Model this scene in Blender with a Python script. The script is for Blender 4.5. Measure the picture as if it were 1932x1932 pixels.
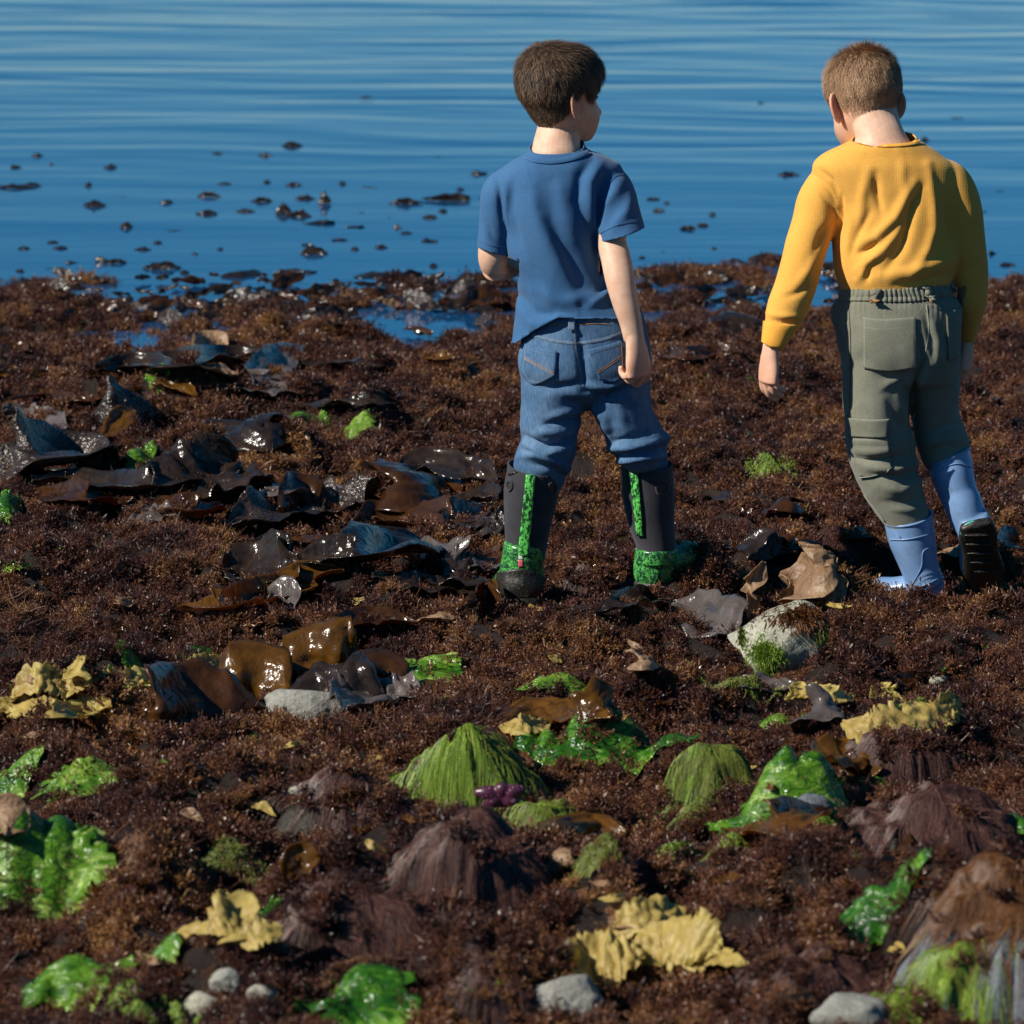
import bpy, bmesh, math, random
import numpy as np
from mathutils import Vector, Matrix
from mathutils.bvhtree import BVHTree

for _o in list(bpy.data.objects):
    bpy.data.objects.remove(_o, do_unlink=True)
SC = bpy.context.scene
COL = SC.collection
R = math.radians
random.seed(5)
RNG = np.random.default_rng(7)

# ------------------------------------------------------------------ camera
CAMZ = 1.62; PITCH = R(10.0); TH = 0.1233
cd = bpy.data.cameras.new('camera'); cam = bpy.data.objects.new('camera', cd); COL.objects.link(cam)
cam.location = (0, 0, CAMZ); cam.rotation_euler = (R(90) - PITCH, 0, 0)
cd.sensor_width = 36; cd.lens = 18 / TH; cd.clip_start = 0.1; cd.clip_end = 6000
cd.dof.use_dof = True; cd.dof.focus_distance = 8.15; cd.dof.aperture_fstop = 9.0
SC.camera = cam
SC.render.resolution_x = 1024; SC.render.resolution_y = 1024

# ------------------------------------------------------------------ light
SUN_EL = R(37); SUN_H = Vector((-0.90, -0.42, 0)).normalized()
tosun = Vector((SUN_H.x * math.cos(SUN_EL), SUN_H.y * math.cos(SUN_EL), math.sin(SUN_EL)))
w = bpy.data.worlds.new('World'); SC.world = w; w.use_nodes = True
nt = w.node_tree; nt.nodes.clear()
sky = nt.nodes.new('ShaderNodeTexSky'); sky.sky_type = 'NISHITA'; sky.sun_disc = False
sky.sun_elevation = SUN_EL; sky.sun_rotation = math.atan2(SUN_H.x, SUN_H.y)
sky.altitude = 1500; sky.air_density = 0.8; sky.dust_density = 0.0; sky.ozone_density = 5.0
gm = nt.nodes.new('ShaderNodeHueSaturation'); gm.inputs['Saturation'].default_value = 1.28; gm.inputs['Hue'].default_value = 0.485
bg = nt.nodes.new('ShaderNodeBackground'); bg.inputs[1].default_value = 0.062
wo = nt.nodes.new('ShaderNodeOutputWorld')
nt.links.new(sky.outputs[0], gm.inputs['Color']); nt.links.new(gm.outputs[0], bg.inputs[0]); nt.links.new(bg.outputs[0], wo.inputs[0])
ld = bpy.data.lights.new('sun', 'SUN'); ld.energy = 5.0; ld.angle = R(0.53); ld.color = (1.0, 0.93, 0.82)
sun = bpy.data.objects.new('sun', ld); COL.objects.link(sun)
sun.rotation_euler = (-tosun).to_track_quat('-Z', 'Y').to_euler(); sun.location = (-8, -4, 10)
SC.view_settings.view_transform = 'Standard'; SC.view_settings.look = 'None'
SC.view_settings.exposure = 0.25; SC.view_settings.gamma = 1.0

# ------------------------------------------------------------------ pixel <-> world (photo measured on a 1932 px grid)
def ray(px, py):
    x = (px - 966) / 966 * TH; y = -(py - 966) / 966 * TH
    return Vector((x, math.cos(PITCH) + y * math.sin(PITCH), -math.sin(PITCH) + y * math.cos(PITCH)))
def W(px, py, Y):
    d = ray(px, py); return Vector((0, 0, CAMZ)) + d * (Y / d.y)
def mpp(Y):
    return Y / math.cos(PITCH) * TH / 966
def to_px(V):
    V = np.asarray(V); y = V[:, 1]; z = V[:, 2] - CAMZ
    f = y * math.cos(PITCH) - z * math.sin(PITCH); u = y * math.sin(PITCH) + z * math.cos(PITCH)
    return 966 + V[:, 0] / f / TH * 966, 966 - u / f / TH * 966

# ------------------------------------------------------------------ numpy gradient noise
_P = np.random.default_rng(3).permutation(256); _P = np.concatenate([_P, _P, _P])
_G = np.random.default_rng(4).normal(size=(256, 3)); _G /= np.linalg.norm(_G, axis=1)[:, None]
def noise3(x, y, z):
    x, y, z = np.broadcast_arrays(np.asarray(x, float), np.asarray(y, float), np.asarray(z, float))
    xi = np.floor(x).astype(int); yi = np.floor(y).astype(int); zi = np.floor(z).astype(int)
    xf = x - xi; yf = y - yi; zf = z - zi
    u = xf * xf * xf * (xf * (xf * 6 - 15) + 10); v = yf * yf * yf * (yf * (yf * 6 - 15) + 10); w_ = zf * zf * zf * (zf * (zf * 6 - 15) + 10)
    r = 0
    for i in (0, 1):
        for j in (0, 1):
            for k in (0, 1):
                g = _G[_P[_P[_P[(xi + i) & 255] + ((yi + j) & 255)] + ((zi + k) & 255)] & 255]
                d = g[..., 0] * (xf - i) + g[..., 1] * (yf - j) + g[..., 2] * (zf - k)
                r = r + d * (u if i else 1 - u) * (v if j else 1 - v) * (w_ if k else 1 - w_)
    return r * 1.6
def fbm(x, y, z, o=3):
    s = 0; a = 1.0
    for i in range(o):
        s = s + a * noise3(x * 2 ** i + 13 * i, y * 2 ** i, z * 2 ** i + 7 * i); a *= 0.5
    return s

# ------------------------------------------------------------------ materials
class NB:
    def __init__(s, name):
        s.m = bpy.data.materials.new(name); s.m.use_nodes = True; s.t = s.m.node_tree
        s.b = s.t.nodes['Principled BSDF']; s.o = s.t.nodes['Material Output']
    def n(s, typ, **kw):
        nd = s.t.nodes.new(typ)
        for k, v in kw.items():
            if isinstance(k, str) and hasattr(nd, k): setattr(nd, k, v)
        return nd
    def l(s, a, b): s.t.links.new(a, b)
    def coord(s, kind='Object', scale=(1, 1, 1), rot=(0, 0, 0)):
        if kind == 'World': g = s.n('ShaderNodeNewGeometry').outputs['Position']
        else: g = s.n('ShaderNodeTexCoord').outputs[kind]
        mp = s.n('ShaderNodeMapping'); mp.inputs['Scale'].default_value = scale; mp.inputs['Rotation'].default_value = rot
        s.l(g, mp.inputs[0]); return mp.outputs[0]
    def noise(s, co, scale, detail=3, rough=0.55, dist=0.0):
        nd = s.n('ShaderNodeTexNoise'); s.l(co, nd.inputs['Vector'])
        nd.inputs['Scale'].default_value = scale; nd.inputs['Detail'].default_value = detail
        nd.inputs['Roughness'].default_value = rough; nd.inputs['Distortion'].default_value = dist
        return nd.outputs[0]
    def voro(s, co, scale, feature='F1', out='Distance'):
        nd = s.n('ShaderNodeTexVoronoi'); nd.feature = feature; s.l(co, nd.inputs['Vector']); nd.inputs['Scale'].default_value = scale
        return nd.outputs[out]
    def ramp(s, fac, stops, interp='LINEAR'):
        nd = s.n('ShaderNodeValToRGB'); nd.color_ramp.interpolation = interp; e = nd.color_ramp.elements
        while len(e) < len(stops): e.new(0.5)
        for el, (p, c) in zip(e, stops):
            el.position = p; el.color = tuple(c) + (1,) if len(c) == 3 else c
        s.l(fac, nd.inputs[0]); return nd.outputs[0]
    def mix(s, f, a, b, mode='MIX'):
        nd = s.n('ShaderNodeMix'); nd.data_type = 'RGBA'; nd.blend_type = mode
        for sock, v in ((nd.inputs[0], f), (nd.inputs[6], a), (nd.inputs[7], b)):
            if isinstance(v, (int, float)): sock.default_value = v
            elif isinstance(v, tuple): sock.default_value = v + (1,) if len(v) == 3 else v
            else: s.l(v, sock)
        return nd.outputs[2]
    def math(s, op, a, b=None):
        nd = s.n('ShaderNodeMath'); nd.operation = op
        for i, v in enumerate((a, b)):
            if v is None: continue
            if isinstance(v, (int, float)): nd.inputs[i].default_value = v
            else: s.l(v, nd.inputs[i])
        return nd.outputs[0]
    def bump(s, h, strength=0.5, dist=0.002, nrm=None):
        nd = s.n('ShaderNodeBump'); nd.inputs['Strength'].default_value = strength; nd.inputs['Distance'].default_value = dist
        s.l(h, nd.inputs['Height'])
        if nrm: s.l(nrm, nd.inputs['Normal'])
        s.l(nd.outputs[0], s.b.inputs['Normal']); return nd.outputs[0]
    def set(s, **kw):
        names = dict(col='Base Color', rough='Roughness', spec='Specular IOR Level', sheen='Sheen Weight', coat='Coat Weight', ior='IOR',
                     sss='Subsurface Weight', coat_rough='Coat Roughness', metal='Metallic', sheen_rough='Sheen Roughness')
        for k, v in kw.items():
            sock = s.b.inputs[names[k]]
            if isinstance(v, (int, float)): sock.default_value = v
            elif isinstance(v, tuple): sock.default_value = v + (1,)
            else: s.l(v, sock)
        return s
    def translucent(s, f, col):
        tr = s.n('ShaderNodeBsdfTranslucent'); mx = s.n('ShaderNodeMixShader'); mx.inputs[0].default_value = f
        if isinstance(col, tuple): tr.inputs[0].default_value = col + (1,)
        else: s.l(col, tr.inputs[0])
        s.l(s.b.outputs[0], mx.inputs[1]); s.l(tr.outputs[0], mx.inputs[2]); s.l(mx.outputs[0], s.o.inputs[0])

def cloth(name, c1, c2, scale=6, bumpk='noise', bscale=900, bstr=0.35, rough=0.92):
    m = NB(name); co = m.coord()
    f = m.noise(co, scale, 5, 0.65); col = m.ramp(f, [(0.32, c1), (0.7, c2)])
    fine = m.noise(co, 420, 2, 0.7); col = m.mix(0.35, col, m.ramp(fine, [(0.3, tuple(x * 0.72 for x in c1)), (0.7, tuple(min(1, x * 1.25) for x in c2))]))
    m.set(col=col, rough=rough, spec=0.15, sheen=0.12, sheen_rough=0.5)
    if bumpk == 'waffle':
        w1 = m.n('ShaderNodeTexWave'); w1.bands_direction = 'X'; w1.inputs['Scale'].default_value = bscale
        w2 = m.n('ShaderNodeTexWave'); w2.bands_direction = 'Z'; w2.inputs['Scale'].default_value = bscale
        m.l(co, w1.inputs[0]); m.l(co, w2.inputs[0])
        h = m.math('ADD', w1.outputs[1], w2.outputs[1]); m.bump(h, bstr, 0.0012)
    elif bumpk == 'twill':
        co2 = m.coord(rot=(0, R(40), 0)); w1 = m.n('ShaderNodeTexWave'); w1.inputs['Scale'].default_value = bscale; w1.inputs['Distortion'].default_value = 1.5
        m.l(co2, w1.inputs[0]); h = m.math('ADD', w1.outputs[1], m.noise(co, 500, 2)); m.bump(h, bstr, 0.0006)
    else:
        m.bump(m.noise(co, bscale, 3, 0.7), bstr, 0.0008)
    return m.m

M = {}
M['tee'] = cloth('blue_cotton', (0.030, 0.098, 0.225), (0.052, 0.145, 0.295), 7)
M['yellow'] = cloth('yellow_waffle_knit', (0.70, 0.34, 0.06), (0.80, 0.42, 0.085), 4, 'waffle', 98, 0.12)
M['yellowcuff'] = cloth('yellow_ribbed_cuff', (0.82, 0.36, 0.05), (0.92, 0.44, 0.07), 9, 'twill', 180, 0.25)
m = NB('denim'); co = m.coord(); f = m.noise(co, 9, 4, 0.6)
col = m.ramp(f, [(0.3, (0.04, 0.095, 0.18)), (0.52, (0.075, 0.155, 0.27)), (0.72, (0.19, 0.29, 0.40))])
f2 = m.noise(m.coord(scale=(1, 1, 0.25)), 300, 3, 0.7); col = m.mix(0.4, col, m.ramp(f2, [(0.35, (0.02, 0.05, 0.13)), (0.7, (0.14, 0.25, 0.42))]))
m.set(col=col, rough=0.9, spec=0.15); m.bump(m.noise(co, 600, 2, 0.7), 0.3, 0.0008); M['denim'] = m.m
M['denim_seam'] = cloth('faded_denim_seam', (0.07, 0.125, 0.21), (0.17, 0.24, 0.32), 90)
M['thread'] = cloth('tan_thread', (0.30, 0.17, 0.07), (0.42, 0.24, 0.10), 40)
M['khaki'] = cloth('olive_grey_twill', (0.14, 0.145, 0.108), (0.25, 0.25, 0.195), 9, 'noise', 500, 0.3)
M['khaki_seam'] = cloth('pale_worn_seam', (0.26, 0.27, 0.20), (0.38, 0.38, 0.30), 40)
m = NB('skin'); co = m.coord(); f = m.noise(co, 18, 4, 0.6); g = m.n('ShaderNodeAttribute'); g.attribute_name = 'rnd'
base = m.mix(.35, m.ramp(f, [(0.3, (0.62, 0.37, 0.25)), (0.7, (0.76, 0.50, 0.36))]), m.ramp(m.noise(co, 55, 3), [(0.35, (0.60, 0.33, 0.22)), (0.65, (0.78, 0.54, 0.40))]))
m.set(col=m.mix(g.outputs['Fac'], base, (0.68, 0.24, 0.14)), rough=0.5, spec=0.3, sss=0.12)
m.b.inputs['Subsurface Radius'].default_value = (0.010, 0.004, 0.002); m.b.inputs['Subsurface Scale'].default_value = 1.0
m.bump(m.noise(co, 300, 3), 0.15, 0.0006); M['skin'] = m.m
def hairmat(name, a, b):
    m = NB(name); co = m.coord(); g = m.n('ShaderNodeAttribute'); g.attribute_name = 'rnd'; g.attribute_type = 'GEOMETRY'
    m.set(col=m.ramp(g.outputs['Fac'], [(0, a), (1, b)]), rough=0.6, spec=0.25); return m.m
M['hair_dark'] = hairmat('dark_brown_hair', (0.022, 0.012, 0.008), (0.19, 0.12, 0.075))
M['hair_light'] = hairmat('light_brown_hair', (0.17, 0.09, 0.048), (0.56, 0.36, 0.21))
m = NB('eye'); m.set(col=(0.7, 0.68, 0.65), rough=0.1); M['eye'] = m.m
m = NB('neoprene'); co = m.coord(); m.set(col=m.ramp(m.noise(co, 30, 4), [(0.3, (0.026, 0.025, 0.032)), (0.7, (0.042, 0.04, 0.048))]), rough=0.8, spec=0.25, sheen=0.15); m.bump(m.noise(co, 900, 2), 0.3, 0.0006); M['neoprene'] = m.m
m = NB('green_crackle_rubber'); co = m.coord()
n1 = m.noise(m.coord(scale=(1.6, 1.6, .7)), 52, 4, 0.7); n2 = m.noise(m.coord(scale=(.6, .6, 1.7)), 48, 4, 0.7)
k = m.math('MINIMUM', m.math('ABSOLUTE', m.math('SUBTRACT', n1, 0.5)), m.math('ABSOLUTE', m.math('SUBTRACT', n2, 0.5)))
m.set(col=m.ramp(k, [(0.0, (0.13, 0.55, 0.10)), (0.011, (0.10, 0.46, 0.08)), (0.018, (0.012, 0.05, 0.03)), (1, (0.01, 0.03, 0.025))]), rough=0.28, spec=0.5); M['green_shell'] = m.m
m = NB('green_strap_print'); co = m.coord(scale=(1, 1, 0.6)); k = m.noise(co, 170, 5, 0.75)
m.set(col=m.ramp(k, [(0.49, (0.01, 0.04, 0.02)), (0.52, (0.12, 0.60, 0.10)), (1, (0.16, 0.68, 0.12))]), rough=0.35); M['green_strap'] = m.m
m = NB('black_rubber'); co = m.coord(); k = m.noise(co, 260, 3, 0.6)
m.set(col=m.ramp(k, [(0.55, (0.012, 0.011, 0.010)), (0.68, (0.10, 0.085, 0.05))]), rough=0.45); m.bump(k, 0.5, 0.002); M['black_rubber'] = m.m
m = NB('blue_rubber'); co = m.coord(); dirt = m.ramp(m.noise(co, 38, 6, 0.75), [(0.56, (0, 0, 0)), (0.68, (.55, .55, .55))]); m.set(col=m.mix(dirt, m.ramp(m.noise(co, 20, 4), [(0.3, (0.15, 0.26, 0.47)), (0.7, (0.20, 0.33, 0.55))]), (0.10, 0.12, 0.15)), rough=m.ramp(m.noise(co, 30, 5, .7), [(0.3, (.28, .28, .28)), (0.7, (.5, .5, .5))]), spec=0.5); m.bump(m.noise(co, 60, 2), 0.12, 0.002); M['blue_rubber'] = m.m
m = NB('teal_rubber'); m.set(col=(0.02, 0.40, 0.30), rough=0.35); M['teal'] = m.m
m = NB('pink_badge'); m.set(col=(0.65, 0.10, 0.14), rough=0.4); M['pink'] = m.m
m = NB('pale_badge'); m.set(col=(0.6, 0.6, 0.55), rough=0.4); M['pale'] = m.m

# ground / algae
def world_algae(name, stops, rough=0.5, tr=0.25, rnd=0.5, spec=0.4):
    m = NB(name); co = m.coord('World', scale=(1, 0.55, 1))
    big = m.noise(co, 2.6, 3, 0.6); mid = m.noise(co, 11, 3, 0.6); fine = m.noise(co, 60, 2)
    oi = m.n('ShaderNodeObjectInfo').outputs['Random']
    f = m.math('ADD', m.math('MULTIPLY', m.math('SUBTRACT', big, 0.5), 1.5), 0.47); f = m.math('ADD', f, m.math('MULTIPLY', m.math('SUBTRACT', mid, 0.5), 1.3))
    f = m.math('ADD', f, m.math('MULTIPLY', m.math('SUBTRACT', oi, 0.5), rnd)); f = m.math('ADD', f, m.math('MULTIPLY', m.math('SUBTRACT', fine, 0.5), 0.5))
    c = m.ramp(f, stops); m.set(col=c, rough=rough, spec=spec); m.translucent(tr, c); return m.m
M['turf'] = world_algae('red_brown_turf_algae', [(0.10, (0.030, 0.013, 0.013)), (0.35, (0.085, 0.032, 0.025)), (0.55, (0.145, 0.057, 0.032)), (0.78, (0.22, 0.098, 0.040)), (1.0, (0.38, 0.20, 0.075))], 0.43, 0.25, 0.55, 0.45)
M['turf_bits'] = world_algae('tan_and_pink_fragments', [(0.2, (0.35, 0.15, 0.12)), (0.5, (0.5, 0.33, 0.15)), (0.9, (0.55, 0.45, 0.3))], 0.35, 0.2, 0.9, 0.5)
M['turf_green'] = world_algae('green_flecks', [(0.2, (0.06, 0.16, 0.02)), (0.8, (0.16, 0.30, 0.04))], 0.35, 0.3, 0.7, 0.5)
m = NB('dark_algae_bed'); co = m.coord('World'); m.set(col=m.ramp(m.noise(co, 25, 6, 0.7), [(0.3, (0.006, 0.004, 0.003)), (0.7, (0.032, 0.014, 0.009))]), rough=0.6, spec=0.4)
m.bump(m.noise(co, 120, 5, 0.8), 1.0, 0.01); M['bed'] = m.m
m = NB('sea_water'); co = m.coord('World', scale=(0.5, 1.4, 1)); m.set(col=(0.004, 0.062, 0.17), rough=0.03, ior=1.333)
m.bump(m.noise(co, 5, 4, 0.6), 0.25, 0.006); M['water'] = m.m

def kelpmat(name, c1, c2, trc, tr=0.3, rough=0.16, pucker=0.5, pscale=60, coat=0.0):
    m = NB(name); co = m.coord(); f = m.noise(co, 14, 5, 0.65)
    c = m.ramp(f, [(0.3, c1), (0.7, c2)]); m.set(col=c, rough=rough, spec=0.6, coat=coat)
    h = m.math('ADD', m.noise(co, pscale, 3, 0.6, 0.4), m.math('MULTIPLY', m.voro(co, pscale * 1.2), 0.5)); m.bump(h, pucker, 0.006)
    m.translucent(tr, m.ramp(f, [(0.3, tuple(x * 0.6 for x in trc)), (0.7, trc)])); return m.m
M['k_dark'] = kelpmat('dark_wet_kelp', (0.014, 0.010, 0.008), (0.045, 0.028, 0.018), (0.20, 0.075, 0.01), 0.2, 0.2, 0.6, 45)
M['k_pucker'] = kelpmat('puckered_dark_kelp', (0.02, 0.014, 0.012), (0.06, 0.042, 0.034), (0.18, 0.07, 0.01), 0.12, 0.24, 1.0, 75)
M['k_brown'] = kelpmat('brown_kelp', (0.030, 0.012, 0.005), (0.085, 0.034, 0.010), (0.30, 0.10, 0.01), 0.3, 0.2, 0.55, 38)
M['k_amber'] = kelpmat('amber_kelp', (0.07, 0.030, 0.005), (0.19, 0.085, 0.012), (0.50, 0.21, 0.015), 0.4, 0.22, 0.6, 40)
M['k_tan'] = kelpmat('tan_dry_kelp', (0.22, 0.12, 0.065), (0.42, 0.27, 0.15), (0.5, 0.3, 0.12), 0.3, 0.5, 0.8, 60)
M['k_yellow'] = kelpmat('bleached_yellow_kelp', (0.42, 0.27, 0.07), (0.72, 0.60, 0.19), (0.7, 0.55, 0.12), 0.45, 0.48, 0.45, 60)
M['k_grey'] = kelpmat('silvery_grey_kelp', (0.05, 0.04, 0.038), (0.16, 0.13, 0.12), (0.25, 0.15, 0.08), 0.15, 0.24, 0.8, 40)
M['w_dark'] = kelpmat('black_wet_weed', (0.008, 0.006, 0.005), (0.03, 0.018, 0.011), (0.08, 0.03, 0.005), 0.1, 0.25, 0.8, 60)
def lettuce(name, a, b, c, tr):
    m = NB(name); co = m.coord(scale=(.55, 1, 1.2)); f = m.math('ADD', m.noise(co, 26, 5, 0.7, 1.2), m.math('MULTIPLY', m.math('SUBTRACT', m.noise(co, 9, 2), .5), .9))
    col = m.ramp(f, [(0.32, a), (0.5, b), (0.66, c)]); m.set(col=col, rough=0.15, spec=0.7)
    m.bump(m.math('ADD', m.noise(co, 60, 3, 0.6, 1.0), m.math('MULTIPLY', m.noise(co, 170, 2), .35)), 1.0, 0.007); m.translucent(tr + .15, col); return m.m
M['u_green'] = lettuce('bright_sea_lettuce', (0.03, 0.14, 0.010), (0.14, 0.33, 0.02), (0.44, 0.62, 0.14), 0.3)
M['u_lime'] = lettuce('pale_lime_sea_lettuce', (0.08, 0.24, 0.02), (0.26, 0.44, 0.05), (0.60, 0.70, 0.25), 0.3)
M['u_deep'] = lettuce('deep_green_sea_lettuce', (0.012, 0.075, 0.008), (0.05, 0.20, 0.014), (0.26, 0.50, 0.06), 0.3)
def strandmat(name, a, b, c, rough=0.5):
    m = NB(name); g = m.n('ShaderNodeAttribute'); g.attribute_name = 'rnd'
    col = m.ramp(g.outputs['Fac'], [(0, a), (0.6, b), (1, c)]); m.set(col=col, rough=rough, spec=0.4); m.translucent(0.2, col); return m.m
M['s_purple'] = strandmat('purple_brown_filament', (0.025, 0.010, 0.009), (0.085, 0.036, 0.030), (0.21, 0.105, 0.075))
M['s_brown'] = strandmat('rusty_brown_filament', (0.05, 0.02, 0.008), (0.13, 0.05, 0.015), (0.24, 0.11, 0.03))
M['s_green'] = strandmat('yellow_green_filament', (0.04, 0.09, 0.008), (0.16, 0.26, 0.02), (0.42, 0.52, 0.08))
M['s_olive'] = strandmat('olive_filament', (0.05, 0.07, 0.01), (0.13, 0.16, 0.022), (0.26, 0.28, 0.05))
def rockmat(name, a, b, c, scale=14):
    m = NB(name); co = m.coord(); f = m.noise(co, scale, 8, 0.7); s_ = m.noise(co, scale * 12, 3, 0.7)
    col = m.mix(0.35, m.ramp(f, [(0.3, a), (0.5, b), (0.72, c)]), m.ramp(s_, [(0.35, a), (0.65, c)]))
    m.set(col=col, rough=0.7, spec=0.35); m.bump(m.math('ADD', m.noise(co, scale * 4, 8, 0.75), s_), 0.8, 0.004); return m.m
M['rock'] = rockmat('grey_shore_rock', (0.14, 0.14, 0.12), (0.27, 0.27, 0.24), (0.42, 0.41, 0.36))
M['rock_pale'] = rockmat('pale_barnacled_rock', (0.13, 0.13, 0.10), (0.33, 0.33, 0.26), (0.56, 0.54, 0.43))
M['rock_slate'] = rockmat('slate_blue_rock', (0.06, 0.07, 0.085), (0.12, 0.135, 0.155), (0.2, 0.22, 0.24))
M['rock_dark'] = rockmat('dark_wet_rock', (0.012, 0.010, 0.009), (0.03, 0.025, 0.02), (0.07, 0.055, 0.04)); M['rock_dark'].node_tree.nodes['Principled BSDF'].inputs['Roughness'].default_value = 0.35
m = NB('purple_starfish_skin'); co = m.coord(); v = m.voro(co, 210)
m.set(col=m.ramp(v, [(0.0, (0.7, 0.58, 0.56)), (0.12, (0.45, 0.3, 0.34)), (0.24, (0.05, 0.012, 0.032)), (1, (0.09, 0.02, 0.05))]), rough=0.35); m.bump(v, -0.8, 0.003); M['star'] = m.m

# ------------------------------------------------------------------ object helpers
def tag(o, label=None, cat=None, group=None, kind=None):
    if label: o['label'] = label
    if cat: o['category'] = cat
    if group: o['group'] = group
    if kind: o['kind'] = kind
    return o
def mkobj(name, V, F, mat, parent=None, smooth=True, origin=None, solid=0.0, rnd=None):
    me = bpy.data.meshes.new(name); V = np.asarray(V, float)
    org = np.zeros(3)
    if parent is None:
        org = np.array([V[:, 0].mean(), V[:, 1].mean(), V[:, 2].min()]) if origin is None else np.array(origin)
    me.from_pydata((V - org).tolist() if len(V) < 400000 else (V - org), [], F if isinstance(F, list) else F.tolist())
    me.materials.append(mat)
    if smooth: me.polygons.foreach_set('use_smooth', [True] * len(me.polygons))
    if rnd is not None:
        a = me.attributes.new('rnd', 'FLOAT', 'POINT'); a.data.foreach_set('value', np.asarray(rnd, np.float32))
    me.update()
    o = bpy.data.objects.new(name, me); COL.objects.link(o)
    if parent is not None:
        o.parent = parent; pw = parent.matrix_world if parent.parent is None else parent.matrix_world
        o.matrix_parent_inverse = Matrix.Translation(PARW[parent.name]).inverted(); PARW[o.name] = Vector((0, 0, 0))
    else:
        o.location = org; PARW[o.name] = Vector(org)
    if solid:
        sm = o.modifiers.new('solid', 'SOLIDIFY'); sm.thickness = solid; sm.offset = -1
    return o
PARW = {}
def empty(name, loc):
    o = bpy.data.objects.new(name, None); COL.objects.link(o); o.location = loc; PARW[o.name] = Vector(loc); o.empty_display_size = 0.1
    return o

def catmull(P, m):
    P = np.asarray(P, float); n = len(P)
    if n == 2:
        t = np.linspace(0, 1, m)[:, None]; return P[0] * (1 - t) + P[1] * t
    Q = np.vstack([2 * P[0] - P[1], P, 2 * P[-1] - P[-2]]); out = []
    for u in np.linspace(0, n - 1, m):
        i = min(int(u), n - 2); t = u - i; a, b, c, d = Q[i:i + 4]
        out.append(0.5 * ((2 * b) + (-a + c) * t + (2 * a - 5 * b + 4 * c - d) * t * t + (-a + 3 * b - 3 * c + d) * t ** 3))
    return np.array(out)
def loftw(C, A, B, ref=(0, 1, 0), n=28, m=None, ex=2.0, cap=True, level=False):
    """closed tube through world centres C, half widths A (lateral), B (second axis)"""
    m = m or max(8, 5 * len(C)); D = catmull(np.hstack([np.asarray(C, float), np.c_[A], np.c_[B]]), m)
    C = D[:, :3]; A = np.maximum(D[:, 3], 1e-4); B = np.maximum(D[:, 4], 1e-4); ref = np.array(ref, float)
    T = np.gradient(C, axis=0)
    if level: T = T * 0 + np.array([0, 0, -1.])
    T /= np.linalg.norm(T, axis=1)[:, None] + 1e-9
    th = np.linspace(0, 2 * np.pi, n, endpoint=False); cs, sn = np.cos(th), np.sin(th)
    cx = np.sign(cs) * np.abs(cs) ** (2 / ex); sy = np.sign(sn) * np.abs(sn) ** (2 / ex)
    V = []
    for i in range(m):
        L = np.cross(ref, T[i]); L /= np.linalg.norm(L) + 1e-9; Bv = np.cross(T[i], L)
        V.append(C[i] + np.outer(cx * A[i], L) + np.outer(sy * B[i], Bv))
    V = np.vstack(V); F = []
    for i in range(m - 1):
        for j in range(n):
            a = i * n + j; b = i * n + (j + 1) % n; F.append([a, b, b + n, a + n])
    if cap:
        r0 = (A[0] + B[0]) * 0.35; r1 = (A[-1] + B[-1]) * 0.35; k = len(V)
        V = np.vstack([V, C[0] - T[0] * r0 * 0.6, C[-1] + T[-1] * r1 * 0.6])
        for j in range(n):
            F.append([j, k, (j + 1) % n]); F.append([(m - 1) * n + (j + 1) % n, k + 1, (m - 1) * n + j])
        # fix winding of first cap
    return V, F
def loft(secs, Y0, **kw):
    C = [W(s[0], s[1], Y0 + s[2]) for s in secs]; k = mpp(Y0)
    return loftw(C, [s[3] * k for s in secs], [s[4] for s in secs], **kw)
def join(parts):
    V = []; F = []; k = 0
    for v, f in parts:
        V.append(np.asarray(v)); F += [[i + k for i in q] for q in f]; k += len(v)
    return np.vstack(V), F
def ellipsoid(c, ax, n=24, m=14):
    """ax: three world vectors"""
    V = []; F = []
    for i in range(m + 1):
        a = math.pi * i / m
        for j in range(n):
            b = 2 * math.pi * j / n
            V.append(np.array(c) + np.array(ax[0]) * math.sin(a) * math.cos(b) + np.array(ax[1]) * math.sin(a) * math.sin(b) + np.array(ax[2]) * math.cos(a))
    for i in range(m):
        for j in range(n):
            a = i * n + j; b = i * n + (j + 1) % n; F.append([a, b, b + n, a + n])
    return np.array(V), F
def smooth_np(V, F, it, lam=0.5):
    if it <= 0: return V
    E = np.vstack([F[:, [0, 1]], F[:, [1, 2]], F[:, [2, 3]], F[:, [3, 0]]]); i = np.concatenate([E[:, 0], E[:, 1]]); j = np.concatenate([E[:, 1], E[:, 0]])
    c = np.bincount(i, minlength=len(V))[:, None] + 1e-9
    for _ in range(it):
        S = np.stack([np.bincount(i, weights=V[j, k], minlength=len(V)) for k in range(3)], 1)
        V = V * (1 - lam) + lam * S / c
    return V
def remesh(parts, vox, it=3):
    V, F = join(parts); me = bpy.data.meshes.new('t'); me.from_pydata(V.tolist(), [], F)
    bm = bmesh.new(); bm.from_mesh(me); bmesh.ops.recalc_face_normals(bm, faces=bm.faces); bm.to_mesh(me); bm.free()
    o = bpy.data.objects.new('t', me); COL.objects.link(o)
    md = o.modifiers.new('r', 'REMESH'); md.mode = 'VOXEL'; md.voxel_size = vox
    dg = bpy.context.evaluated_depsgraph_get(); dg.update()
    me2 = bpy.data.meshes.new_from_object(o.evaluated_get(dg))
    nv = len(me2.vertices); V = np.empty(nv * 3); me2.vertices.foreach_get('co', V); V = V.reshape(-1, 3)
    Fq = np.array([list(p.vertices) if len(p.vertices) == 4 else list(p.vertices) + [p.vertices[-1]] for p in me2.polygons])
    bpy.data.objects.remove(o); bpy.data.meshes.remove(me); bpy.data.meshes.remove(me2)
    return smooth_np(V, Fq, it), Fq
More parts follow.
